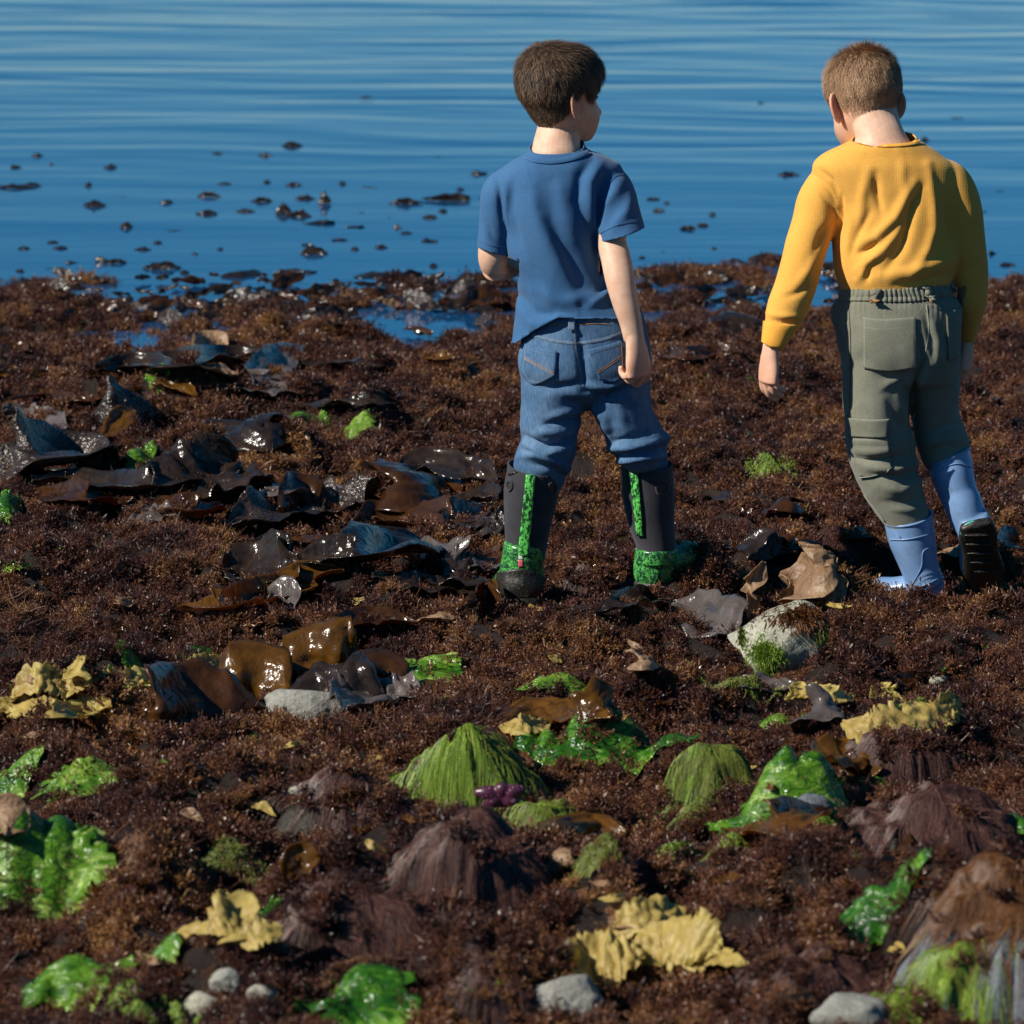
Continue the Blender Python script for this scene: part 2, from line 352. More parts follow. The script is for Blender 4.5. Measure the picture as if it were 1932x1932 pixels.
def vnormals(V, F):
    F = np.asarray(F); n = np.cross(V[F[:, 2]] - V[F[:, 0]], V[F[:, 3]] - V[F[:, 1]]); N = np.zeros_like(V)
    for k in range(4):
        for a in range(3): N[:, a] += np.bincount(F[:, k], weights=n[:, a], minlength=len(V))
    return N / (np.linalg.norm(N, axis=1)[:, None] + 1e-12)
def folds(V, F, lst, amp=1.0):
    """lst: (polyline px, width left px, width right px, amp m). moves camera-facing cloth out along its normal"""
    N = vnormals(V, F); px, py = to_px(V); fr = np.clip((0.35 - N[:, 1]) / 0.5, 0, 1); D = np.zeros(len(V))
    for pts, wl, wr, a in lst:
        P = np.array(pts, float); best = np.full(len(V), 1e9); sg = np.zeros(len(V)); tt = np.zeros(len(V))
        L = np.r_[0, np.cumsum(np.hypot(*(P[1:] - P[:-1]).T))]
        for k in range(len(P) - 1):
            d = P[k + 1] - P[k]; l = np.hypot(*d); t = np.clip(((px - P[k, 0]) * d[0] + (py - P[k, 1]) * d[1]) / l / l, 0, 1)
            qx = px - P[k, 0] - t * d[0]; qy = py - P[k, 1] - t * d[1]; q = np.hypot(qx, qy); s = d[0] * qy - d[1] * qx
            m_ = q < best; best[m_] = q[m_]; sg[m_] = s[m_]; tt[m_] = ((L[k] + t * l) / L[-1])[m_]
        wd = np.where(sg > 0, wl, wr); D += a * np.exp(-(best / wd) ** 2) * np.sin(np.pi * np.clip(tt, 0.04, 0.96)) ** 0.5
    return V + N * (D * fr * amp)[:, None]
def cut(V, F, planes):
    """planes: (point, normal, radius): opens the surface on the normal side"""
    me = bpy.data.meshes.new('c'); me.from_pydata(V.tolist(), [], np.asarray(F).tolist()); bm = bmesh.new(); bm.from_mesh(me)
    for c, n, r, *flt in planes:
        c = Vector(c); n = Vector(n).normalized(); g = [f for f in bm.faces if (f.calc_center_median() - c).length < r and (not flt or flt[0](f.calc_center_median()))]
        ee = set(e for f in g for e in f.edges); vv = set(v for f in g for v in f.verts)
        bmesh.ops.bisect_plane(bm, geom=list(vv) + list(ee) + g, plane_co=c, plane_no=n, clear_outer=True, dist=1e-5)
    bm.verts.ensure_lookup_table(); V2 = np.array([v.co[:] for v in bm.verts]); idx = {v: i for i, v in enumerate(bm.verts)}
    F2 = [[idx[v] for v in f.verts] for f in bm.faces]; bm.free(); bpy.data.meshes.remove(me); return V2, F2
def bvh(V, F): return BVHTree.FromPolygons([tuple(v) for v in V], [list(f) for f in F])
ORG = Vector((0, 0, CAMZ))
def hit(B, px, py, off):
    d = ray(px, py).normalized(); h = B.ray_cast(ORG, d)
    if h[0] is None: return None
    n = h[1]
    if n.dot(d) > 0: n = -n
    return h[0] + n * off
def patch(B, top, bot, off=0.0015, nu=14, nv=14):
    """a panel lying on a surface between two pixel polylines"""
    T = catmull(top, nu) if len(top) > 2 else catmull(top, nu); Bo = catmull(bot, nu); V = []; last = None
    for j in range(nv):
        for i in range(nu):
            p = T[i] * (1 - j / (nv - 1)) + Bo[i] * (j / (nv - 1)); h = hit(B, p[0], p[1], off)
            if h is None: h = W(p[0], p[1], last.y if last else 8.0)
            last = h; V.append(h[:])
    F = [[j * nu + i, j * nu + i + 1, (j + 1) * nu + i + 1, (j + 1) * nu + i] for j in range(nv - 1) for i in range(nu - 1)]
    return np.array(V), F
def seam(B, pts, wd=2.0, off=0.0012, step=5, dash=None):
    P = np.array(pts, float); L = np.hypot(*(P[1:] - P[:-1]).T).sum(); Q = catmull(P, max(3, int(L / step))); V = []; F = []
    T = np.gradient(Q, axis=0); T /= np.linalg.norm(T, axis=1)[:, None] + 1e-9; k = 0; prev = None
    for i, (q, t) in enumerate(zip(Q, T)):
        n = np.array([-t[1], t[0]]) * wd / 2; a = hit(B, *(q + n), off); b = hit(B, *(q - n), off)
        c = hit(B, *q, off * 1.8)
        if a is None or b is None or c is None: continue
        V += [a[:], c[:], b[:]]
        if prev is not None: F += [[prev, prev + 1, k + 1, k], [prev + 1, prev + 2, k + 2, k + 1]]
        prev = k; k += 3
    return np.array(V), F

def boundary_loops(F):
    from collections import defaultdict
    E = defaultdict(int)
    for f in F:
        for a, b in zip(f, list(f[1:]) + [f[0]]):
            if a != b: E[(min(a, b), max(a, b))] += 1
    adj = defaultdict(list)
    for (a, b), c in E.items():
        if c == 1: adj[a].append(b); adj[b].append(a)
    seen = set(); out = []
    for s0 in list(adj):
        if s0 in seen: continue
        L = [s0]; seen.add(s0); cur = s0
        while True:
            nx = [q for q in adj[cur] if q not in seen]
            if not nx: break
            cur = nx[0]; seen.add(cur); L.append(cur)
        out.append(L)
    return out
def hem_tube(V, F, near, rad, r_, mat, name, parent, maxd=0.09, flat=1.0):
    """a bound edge that follows the opening nearest to a point"""
    best = None
    for L in boundary_loops(F):
        if len(L) < 20: continue
        c = V[L].mean(0); d = np.linalg.norm(c - np.array(near))
        if d < maxd and (best is None or d < best[0]): best = (d, L)
    if best is None: print('no hem', name); return None
    P = V[best[1]]; n = len(P); k = max(24, n // 4)
    P = np.vstack([P[int(i * n / k) % n] for i in range(k)]); P = (P + np.roll(P, 1, 0) + np.roll(P, -1, 0)) / 3; P = np.vstack([P, P[:1], P[1:2]])
    v, f = loftw(P, [r_] * len(P), [r_ * flat] * len(P), ref=tuple((P[0] - P[k // 3]) * 0 + np.array([.02, .03, 1])), n=8, m=3 * len(P)); return mkobj(name, v, f, mat, parent)

def body_obj(V, F, parent, spots):
    """skin mesh with flushed ears, elbows and fingers"""
    fl = np.zeros(len(V))
    for c, r_, a in spots: fl = np.maximum(fl, a * np.exp(-(np.linalg.norm(V - np.array(c), axis=1) / r_) ** 2))
    fl = np.clip(fl + .06 * noise3(V[:, 0] * 40, V[:, 1] * 40, V[:, 2] * 40), 0, 1); return mkobj('body', V, F, M['skin'], parent, rnd=fl)
def earpos(fr, side, k): c, f, r, u = fr; return c + (r * side * .075 - f * .014) * k
# ================================================================== SHORE
WL = -0.016
def g0(px, py, z=0.0):
    d = ray(px, py); t = (z - CAMZ) / d.z; return d.x * t, d.y * t
MOUNDS = []
def mound(px, py, rx, ry, h, flat=0):
    x, y = g0(px, py); h = h * (1.15 if h > 0 and y < 11 and not (x > -.15 and x < 1.1 and 7.6 < y < 8.6) else .8 if h > 0 and y >= 11 else 1); MOUNDS.append((x, y, rx, ry, h, flat))
for a in [
    # foreground lumps
    (300, 1900, .30, .16, .03), (700, 1800, .20, .12, .05), (950, 1900, .16, .10, .06), (1250, 1930, .3, .1, -.01), (1560, 1850, .20, .12, .05),
    (1850, 1860, .14, .20, .12), (620, 1720, .14, .12, .07), (880, 1640, .13, .10, .05), (200, 1700, .30, .10, .05), (1000, 1720, .3, .12, .03), (1450, 1700, .35, .12, .05),
    (200, 1500, .18, .12, .05), (430, 1550, .28, .12, .05), (600, 1520, .14, .12, .04), (900, 1500, .15, .12, .05), (1340, 1450, .12, .1, .03), (1540, 1545, .14, .12, .04), (1760, 1590, .18, .14, .06),
    (1100, 1640, .2, .1, .03), (1650, 1430, .16, .12, .05), (1850, 1400, .2, .12, .03),
    (700, 1400, .35, .16, .03), (150, 1380, .25, .1, .02), (1050, 1330, .35, .16, .04), (1560, 1300, .18, .14, .04),
    (1490, 1550, .12, .10, .055), (1140, 1440, .16, .07, .035), (80, 1700, .12, .10, .03), (690, 1925, .09, .06, .02), (110, 1372, .2, .06, .03), (1700, 1425, .12, .06, .02),
    # around the boys
    (1130, 1095, .10, .12, .055), (1300, 1130, .17, .13, .085), (1580, 1200, .20, .16, .06), (1660, 1225, .12, .10, .035), (1850, 1190, .20, .14, .02), (1880, 1100, .10, .12, -.05),
    (820, 1195, .22, .16, .05), (550, 1215, .35, .16, .02), (1120, 1240, .28, .16, .04), (300, 1110, .30, .2, .06), (80, 1100, .2, .2, .04), (600, 1140, .2, .14, .035),
    (1570, 1070, .12, .12, .06), (1420, 1050, .25, .16, .02), (150, 1020, .18, .2, -.05), (330, 1060, .22, .18, .04), (1850, 1010, .18, .2, .03),
    # middle distance
    (600, 900, .6, .3, .03), (330, 890, .15, .15, .05), (720, 810, .2, .2, .09), (800, 740, .28, .25, .09), (600, 770, .3, .2, .05), (330, 780, .22, .2, .08), (150, 760, .3, .25, .06),
    (1350, 880, .35, .3, .05), (1450, 730, .3, .25, .06), (1300, 720, .25, .3, .05), (1880, 880, .3, .3, .04), (1900, 690, .3, .3, .07), (1120, 900, .2, .2, .04), (400, 850, .12, .12, .07),
    # shoreline banks
    (60, 600, .30, .40, .085), (320, 700, .5, .30, .04), (560, 640, .25, .2, .035), (910, 560, .20, .35, .05), (1000, 690, .4, .3, .06), (700, 710, .3, .25, .05),
    (1450, 480, .16, .35, .08), (1400, 620, .30, .25, .05), (1540, 610, .3, .3, .035), (1900, 570, .3, .4, .07), (1560, 700, .3, .3, .06), (400, 585, .5, .25, .02), (650, 570, .35, .2, .015), (1250, 565, .25, .2, .03), (1300, 510, .3, .3, .045),
    # pools
    (500, 562, .80, .75, -.030), (870, 560, .22, .5, -.025), (790, 610, .30, .42, -.09), (690, 600, .2, .34, -.05), (245, 650, .09, .30, -.12), (1390, 556, .17, .40, -.10), (1550, 545, .16, .5, -.08), (1250, 590, .10, .20, -.06), (480, 545, .25, .4, -.04), (160, 560, .15, .4, -.05), (1690, 520, .4, .5, -.03),
]: mound(*a)
FEET = [(0.02, 8.02), (0.27, 8.3), (0.80, 8.1), (0.72, 8.17), (0.90, 8.25)]
def hfun(x, y):
    x = np.asarray(x, float); y = np.asarray(y, float)
    base = np.interp(y, [-60, 3, 6, 9, 11.3, 12.0, 13.6, 14.6, 18, 25, 60], [3.0, .05, 0, 0, -.004, -.017, -.036, -.07, -.25, -.6, -1.5])
    near = np.clip((14.5 - y) / 1.5, 0.15, 1)
    h = base.copy()
    for mx, my, rx, ry, hh, fl in MOUNDS:
        r2 = ((x - mx) / rx) ** 2 + ((y - my) / ry) ** 2; m_ = r2 < 1
        h = h + np.where(m_, hh * (1 - np.minimum(r2, 1)) ** 1.5, 0)
    damp = 1.0
    for fx, fy in FEET: damp = damp - 0.75 * np.exp(-((x - fx) ** 2 + (y - fy) ** 2) / 0.02)
    wx = x + .05 * noise3(x * 5, y * 5, 31.0); wy = y + .05 * noise3(x * 5, y * 5, 37.0)
    b1 = np.abs(noise3(wx * 4.6, wy * 4.0, 4.1)); b2 = np.abs(noise3(wx * 10.5, wy * 10.5, 9.1)); b3 = np.abs(noise3(wx * 24, wy * 24, 12.1))
    n = 0.034 * fbm(x * 2.1, y * 2.1, 0.3, 2) + 0.088 * (b1 ** .8 - .28) + 0.052 * (b2 ** .75 - .3) + 0.014 * (b3 - .25); n = n * np.interp(y, [5, 10.5, 12, 14], [1, 1, .62, .5]); n = n + .030 * noise3(x * 1.7, y * 1.1, 71.0) * np.interp(y, [11, 12, 14.5, 16], [0, 1, 1, 0])
    far = np.clip(1 - (np.abs(x) - 12) / 30, 0, 1) * np.clip(1 - (np.abs(y - 8) - 12) / 30, 0, 1)
    return h + n * near * np.clip(damp, 0.1, 1) * (0.35 + 0.65 * far) + 0.25 * np.maximum(0, fbm(x * .12, y * .12, 5.5, 2)) * np.clip((np.abs(x) - 6) / 20, 0, 1) * np.clip((14 - y) / 6, 0, 1)
def graded(a, b, step, out_a, out_b, g=1.12):
    L = list(np.arange(a, b + 1e-9, step)); s = step; x = a; lo = []
    while x > out_a: s *= g; x -= s; lo.append(x)
    s = step; x = b; hi = []
    while x < out_b: s *= g; x += s; hi.append(x)
    return np.array(lo[::-1] + L + hi)
def gridmesh(name, X, Y, Z, mat):
    nx, ny = len(X), len(Y); XX, YY = np.meshgrid(X, Y); V = np.stack([XX, YY, Z], -1).reshape(-1, 3).astype(np.float32)
    me = bpy.data.meshes.new(name); nf = (nx - 1) * (ny - 1); me.vertices.add(nx * ny); me.vertices.foreach_set('co', V.ravel())
    i, j = np.meshgrid(np.arange(nx - 1), np.arange(ny - 1)); a = (j * nx + i).ravel(); q = np.stack([a, a + 1, a + nx + 1, a + nx], 1).astype(np.int32)
    me.loops.add(nf * 4); me.loops.foreach_set('vertex_index', q.ravel()); me.polygons.add(nf)
    me.polygons.foreach_set('loop_start', np.arange(0, nf * 4, 4, dtype=np.int32)); me.update(calc_edges=True)
    me.polygons.foreach_set('use_smooth', [True] * nf); me.materials.append(mat); me.update()
    o = bpy.data.objects.new(name, me); COL.objects.link(o); return o
X = graded(-2.4, 2.4, 0.013, -300, 300, 1.15); Y = graded(4.7, 14.6, 0.013, -200, 900, 1.15)
XX, YY = np.meshgrid(X, Y)
Z = np.concatenate([hfun(XX[k:k + 60], YY[k:k + 60]) for k in range(0, len(Y), 60)])
tag(gridmesh('shore_ground', X, Y, Z, M['bed']), kind='structure')

# ------------------------------------------------------------------ sea
X = graded(-6, 6, 0.05, -2500, 2500, 1.2); Y = np.r_[np.arange(11, 16, .03), np.arange(16, 24, .035), np.arange(24, 45, .06)]; s = .06; y = 45
hi = []
while y < 5000: s *= 1.12; y += s; hi.append(y)
Y = np.r_[Y, hi]
XX, YY = np.meshgrid(X, Y)
amp = 2.1 * np.interp(YY, [11, 13.5, 15, 17.5, 21, 30, 60, 120], [0, .0002, .0008, .0022, .0042, .0060, .0070, 0.0])
YW = YY + 0.10 * XX + 0.45 * noise3(XX * .45, YY * .35, 1.0)
Z = WL + amp * (0.7 * noise3(XX * .30, YW * .75, 3) + 0.62 * noise3(XX * .55, YW * 1.9, 6) + 0.30 * noise3(XX * 1.1, YW * 3.9, 8) + 0.10 * noise3(XX * 2.6, YW * 8, 18) + 0.45 * np.sin(YW * 4.9 + 3.5 * noise3(XX * .4, YY * .4, 11)) * np.clip(noise3(XX * .35, YY * .3, 14) + .3, 0, 1))
tag(gridmesh('sea', X, Y, Z, M['water']), kind='structure')

def G(px, py, lift=0.0):
    d = ray(px, py); t = np.arange(4.0, 34.0, 0.012) / d.y
    x = d.x * t; y = d.y * t; z = CAMZ + d.z * t; h = np.maximum(hfun(x, y), WL)
    k = np.argmax(z < h); return Vector((x[k], y[k], h[k] + lift))

# ------------------------------------------------------------------ turf algae: instanced tufts (uncountable)
def tuft(seed, n, rad, hgt, leaf, twig=0.0009):
    r = np.random.default_rng(seed); V = []; F = []
    for _ in range(n):
        a = r.uniform(0, 2 * np.pi); el = r.uniform(0.15, 1.45); d = np.array([math.cos(a) * math.cos(el), math.sin(a) * math.cos(el), math.sin(el) * hgt / rad])
        L = rad * r.uniform(0.5, 1.05); p = np.array([r.normal() * rad * .25, r.normal() * rad * .25, 0.]); segs = 4
        side = np.cross(d, r.normal(size=3)); side /= np.linalg.norm(side)
        pr = None; wv = r.normal(size=3) * 0.35
        for s in range(segs + 1):
            q = p + d * L * s / segs + wv * L * (s / segs) ** 2 * .5 + r.normal(size=3) * rad * .05; wd = twig * (1.3 - s / segs)
            k = len(V); V += [q - side * wd, q + side * wd]
            if pr is not None: F.append([pr, pr + 1, k + 1, k])
            pr = k
            if s > 0:
                for _b in range(2):
                    dd = r.normal(size=3); dd /= np.linalg.norm(dd); s2 = np.cross(dd, r.normal(size=3)); s2 /= np.linalg.norm(s2)
                    b = q + (dd + d * .6) * leaf * r.uniform(.6, 1.4); k = len(V); V += [q, (q + b) / 2 + s2 * leaf * .32, b, (q + b) / 2 - s2 * leaf * .32]; F.append([k, k + 1, k + 2, k + 3])
    return np.array(V), F
def variant_coll(name, items):
    c = bpy.data.collections.new(name)
    for i, (v, f, mat) in enumerate(items):
        me = bpy.data.meshes.new(name + '_v'); me.from_pydata(v.tolist(), [], f); me.materials.append(mat); me.update()
        o = bpy.data.objects.new('%s_piece_%02d' % (name, i), me); c.objects.link(o)
    return c
def scatter(name, P, rot, scl, idx, coll, mat, label, cat):
    me = bpy.data.meshes.new(name); me.vertices.add(len(P)); me.vertices.foreach_set('co', np.asarray(P, np.float32).ravel())
    a = me.attributes.new('rot', 'FLOAT_VECTOR', 'POINT'); a.data.foreach_set('vector', np.asarray(rot, np.float32).ravel())
    a = me.attributes.new('scl', 'FLOAT', 'POINT'); a.data.foreach_set('value', np.asarray(scl, np.float32))
    a = me.attributes.new('idx', 'INT', 'POINT'); a.data.foreach_set('value', np.asarray(idx, np.int32)); me.materials.append(mat)
    o = bpy.data.objects.new(name, me); COL.objects.link(o)
    ng = bpy.data.node_groups.new(name, 'GeometryNodeTree'); ng.interface.new_socket('Geometry', in_out='INPUT', socket_type='NodeSocketGeometry'); ng.interface.new_socket('Geometry', in_out='OUTPUT', socket_type='NodeSocketGeometry')
    N = ng.nodes; gi = N.new('NodeGroupInput'); go = N.new('NodeGroupOutput'); ip = N.new('GeometryNodeInstanceOnPoints'); ci = N.new('GeometryNodeCollectionInfo')
    ci.inputs['Collection'].default_value = coll; ci.inputs['Separate Children'].default_value = True; ci.inputs['Reset Children'].default_value = True
    def at(nm, ty):
        q = N.new('GeometryNodeInputNamedAttribute'); q.data_type = ty; q.inputs['Name'].default_value = nm; return q.outputs[0]
    ip.inputs['Pick Instance'].default_value = True; Lk = ng.links.new
    Lk(gi.outputs[0], ip.inputs['Points']); Lk(ci.outputs[0], ip.inputs['Instance']); Lk(at('idx', 'INT'), ip.inputs['Instance Index'])
    e2r = N.new('FunctionNodeEulerToRotation'); Lk(at('rot', 'FLOAT_VECTOR'), e2r.inputs[0]); Lk(e2r.outputs[0], ip.inputs['Rotation']); Lk(at('scl', 'FLOAT'), ip.inputs['Scale']); Lk(ip.outputs[0], go.inputs[0])
    md = o.modifiers.new('scatter', 'NODES'); md.node_group = ng
    tag(o, label, cat, kind='stuff'); return o
def ground_points(n, x0, x1, y0, y1):
    x = RNG.uniform(x0, x1, n); y = RNG.uniform(y0, y1, n); return x, y
EXCL = []   # (x, y, rx, ry) bare spots
def build_turf():
    pieces = [tuft(100 + i, 44, 0.022, 0.020, 0.0036, .0010) for i in range(4)] + [tuft(120 + i, 34, 0.017, 0.026, 0.0046, .0011) for i in range(2)]
    coll = variant_coll('turf_piece', [(v, f, M['turf']) for v, f in pieces] + [(*tuft(140, 5, 0.008, 0.006, 0.005), M['turf_bits']), (*tuft(141, 8, 0.012, 0.008, 0.005), M['turf_green']), (*tuft(150, 46, 0.046, 0.012, 0.0016, .0007), M['turf']), (*tuft(151, 40, 0.040, 0.018, 0.0018, .0008), M['turf']), (*tuft(152, 9, 0.020, 0.014, 0.011, .0012), M['k_brown'])])
    # rows follow the camera's sight lines: density falls off away from the photographed strip
    ys = RNG.uniform(0, 1, 215000); y = 4.6 + 9.6 * ys ** 1.0; x = RNG.uniform(-1, 1, len(y)) * (0.145 * y + 0.45)
    x2 = RNG.uniform(-4.5, 4.5, 50000); y2 = RNG.uniform(3.0, 14.0, 50000)
    big = np.r_[np.ones(len(x)), np.full(len(x2), 1.9)]; x = np.r_[x, x2]; y = np.r_[y, y2]
    h = hfun(x, y); e = 0.02; hx = (hfun(x + e, y) - hfun(x - e, y)) / (2 * e); hy = (hfun(x, y + e) - hfun(x, y - e)) / (2 * e)
    keep = h > WL - 0.006 - 0.01 * RNG.uniform(size=len(x))
    keep &= (big < 1.5) | (np.abs(x) > 0.145 * y + .3) | (y < 4.8)
    ondome = np.zeros(len(x), bool)
    for ex, ey, rx, ry, sf, dn in EXCL:
        ins = ((x - ex) / rx) ** 2 + ((y - ey) / ry) ** 2 < 1; keep &= (~ins) | (RNG.uniform(size=len(x)) < dn); h = np.where(ins, sf(x, y) + .004, h); ondome |= ins
    for fx, fy in FEET: keep &= ((x - fx) ** 2 + (y - fy) ** 2) > 0.0012
    dens = noise3(x * 5, y * 5, 20.0) + 1.3 * noise3(x * 15, y * 13, 25.0); keep &= RNG.uniform(size=len(x)) < np.clip(0.50 + 0.62 * dens, 0.10, 1.0)
    x, y, h, hx, hy, big = (q[keep] for q in (x, y, h, hx, hy, big))
    rot = np.stack([np.arctan(hy) * .8 + RNG.normal(size=len(x)) * .2, -np.arctan(hx) * .8 + RNG.normal(size=len(x)) * .2, RNG.uniform(0, 6.28, len(x))], 1)
    scl = big * np.clip(0.95 + 0.45 * noise3(x * 9, y * 9, 30.0) + 0.15 * RNG.normal(size=len(x)), .4, 1.6) * np.interp(y, [5, 9, 13], [.92, 1.05, 1.3])
    u = RNG.uniform(size=len(x)); gp = noise3(x * 4.5, y * 4.5, 44.0)
    idx = np.where(u < 0.016 + .10 * np.clip(noise3(x * 3.1, y * 3.1, 66.0) - .5, 0, 1), 6, np.where((u < 0.025 + 0.30 * np.clip(gp - .4, 0, 1)), 7, RNG.integers(0, 6, len(x))))
    zl = noise3(x * 1.9, y * 2.3, 81.0) + .5 * noise3(x * 7, y * 7, 83.0); v = RNG.uniform(size=len(x)); idx = np.where((idx < 6) & (v < .75 * np.clip(zl * 2.2 - .35, 0, 1)), 8 + (v * 1000).astype(int) % 2, idx)
    zk = noise3(x * 2.7, y * 3.3, 91.0) + .5 * noise3(x * 9, y * 9, 93.0); idx = np.where((idx < 6) & (RNG.uniform(size=len(x)) < .10 * np.clip(zk * 2.4 - .3, 0, 1) + .006), 10, idx)
    print('tufts', len(x))
    scatter('seaweed_turf', np.stack([x, y, h - 0.004 + .014 * np.clip(noise3(x * 17, y * 15, 50.0) + .1, 0, 1)], 1), rot, scl, idx, coll, M['turf'], 'dark red-brown branching turf seaweed carpeting the whole beach', 'seaweed')
# ================================================================== PEOPLE helpers
def head_frame(c, yaw, pitch):
    f = Vector((math.sin(yaw) * math.cos(pitch), math.cos(yaw) * math.cos(pitch), math.sin(pitch))); r = Vector((math.cos(yaw), -math.sin(yaw), 0)); u = r.cross(f)
    return np.array(c), np.array(f), np.array(r), np.array(u)
HS = [  # z, back, front, halfwidth   (metres from ear-level centre)
    (-.080, .020, .066, .014), (-.076, -.010, .078, .028), (-.064, -.032, .085, .040), (-.048, -.044, .087, .053), (-.030, -.058, .088, .061), (-.010, -.073, .085, .063),
    (.012, -.090, .083, .067), (.035, -.095, .088, .070), (.060, -.095, .087, .070), (.080, -.088, .078, .064), (.098, -.070, .058, .052), (.108, -.048, .036, .036), (.113, -.02, .01, .014)]
def head_mesh(fr, k=1.0, n=56, m=60):
    c, f, r, u = fr; D = catmull(HS, m); V = []; F = []
    th = np.linspace(0, 2 * np.pi, n, endpoint=False)
    for z, b, fo, wd in D:
        mid = (b + fo) / 2; hl = (fo - b) / 2; ff = mid + hl * np.cos(th); ww = wd * np.sin(th) * (1 - 0.10 * np.cos(th))
        ang = np.abs(np.sin(th))
        # nose, brow, eye sockets, lips
        fc = np.clip(np.cos(th), 0, 1)
        nose = 0.019 * math.exp(-((z + 0.022) / 0.012) ** 2) * np.exp(-(ww / 0.009) ** 2) + 0.009 * math.exp(-((z + 0.004) / 0.018) ** 2) * np.exp(-(ww / 0.007) ** 2)
        eye = -0.008 * math.exp(-((z - 0.006) / 0.010) ** 2) * np.exp(-((np.abs(ww) - 0.028) / 0.013) ** 2)
        lip = 0.005 * (math.exp(-((z + 0.044) / 0.005) ** 2) + math.exp(-((z + 0.054) / 0.005) ** 2)) * np.exp(-(ww / 0.018) ** 2)
        cheek = 0.004 * math.exp(-((z + 0.028) / 0.018) ** 2) * np.exp(-((np.abs(ww) - 0.038) / 0.018) ** 2)
        ff = ff + fc * (nose + eye + lip + cheek)
        for a, b_ in zip(ff, ww): V.append(c + (f * a + r * b_ + u * z) * k)
    for i in range(m - 1):
        for j in range(n):
            a = i * n + j; b = i * n + (j + 1) % n; F.append([a, b, b + n, a + n])
    q = len(V); V.append(c + (f * .045 + u * -.081) * k); V.append(c + (f * -.005 + u * .1135) * k)
    for j in range(n): F.append([j, q, (j + 1) % n]); F.append([(m - 1) * n + (j + 1) % n, q + 1, (m - 1) * n + j])
    return np.array(V), F
def ear(fr, side, k=1.0, z0=-0.004, out=38):
    c, f, r, u = fr; o = r * side * math.cos(R(90 - out)) - f * math.sin(R(90 - out)); o = o / np.linalg.norm(o); up = u + o * 0.12 + f * -.12; up /= np.linalg.norm(up)
    base = c + (r * side * 0.0625 + f * 0.0 + u * z0) * k; cc = base + o * 0.011 * k; P = []
    for a in np.linspace(-95, 165, 15): P.append(cc + (o * 0.0180 * math.cos(R(a)) + up * 0.0300 * math.sin(R(a)) * (1 if a > 0 else .92)) * k)
    nrm = np.cross(o, up)
    parts = [loftw(P, [0.0044 * k] * 15, [0.0038 * k] * 15, ref=nrm, n=10, m=30), ellipsoid(cc - o * .003 * k, (o * 0.0155 * k, up * 0.026 * k, nrm * 0.0038 * k), 20, 12),
             ellipsoid(base + (f * .004 - up * .004) * k, (f * .007 * k, up * .015 * k, r * .007 * k), 12, 8)]
    return parts
def hand(wr, d, n, l, k=1.0, curl=(25, 35, 30), thumbd=(.75, .45, .35)):
    d, n, l = (np.array(Vector(q).normalized()) for q in (d, n, l)); wr = np.array(wr); P = []
    P.append(loftw([wr - d * .012 * k, wr + d * .012 * k, wr + d * .035 * k, wr + d * .056 * k], [.0165 * k, .021 * k, .027 * k, .0265 * k], [.013 * k, .0135 * k, .0125 * k, .010 * k], ref=np.cross(l, d), n=20))
    for i, (off, ln, r0) in enumerate(((.0205, .92, .0066), (.0068, 1.0, .0069), (-.0068, .95, .0066), (-.0198, .78, .0059))):
        p = wr + d * (.050 - .004 * abs(i - 1)) * k + l * off * k; dirn = d + l * off * 3; dirn /= np.linalg.norm(dirn); C = [p - d * .01 * k, p]; a = 0; rr = [r0 * .9, r0]
        for sg, cu in zip((.024, .016, .013), curl):
            a += cu * (1 + .12 * i); v = dirn * math.cos(R(a)) + n * math.sin(R(a)); q = C[-1] + v * sg * ln * k; C += [q]; rr.append(r0 * (.97, .88, .74)[len(rr) - 2])
        P.append(loftw(C, np.array(rr) * k, np.array(rr) * k * .95, ref=l, n=12, m=16))
    t = wr + d * .010 * k + l * .014 * k; td = d * thumbd[0] + l * thumbd[1] + n * thumbd[2]; td /= np.linalg.norm(td); t2 = td * .8 + d * .4 + n * .25; t2 /= np.linalg.norm(t2)
    C = [t, t + td * .020 * k, t + td * .038 * k, t + td * .038 * k + t2 * .017 * k, t + td * .038 * k + t2 * .027 * k]
    P.append(loftw(C, [.0095 * k, .0095 * k, .0078 * k, .0072 * k, .0052 * k], [.0095 * k, .0088 * k, .0072 * k, .0065 * k, .0045 * k], ref=n, n=12, m=16))
    return P
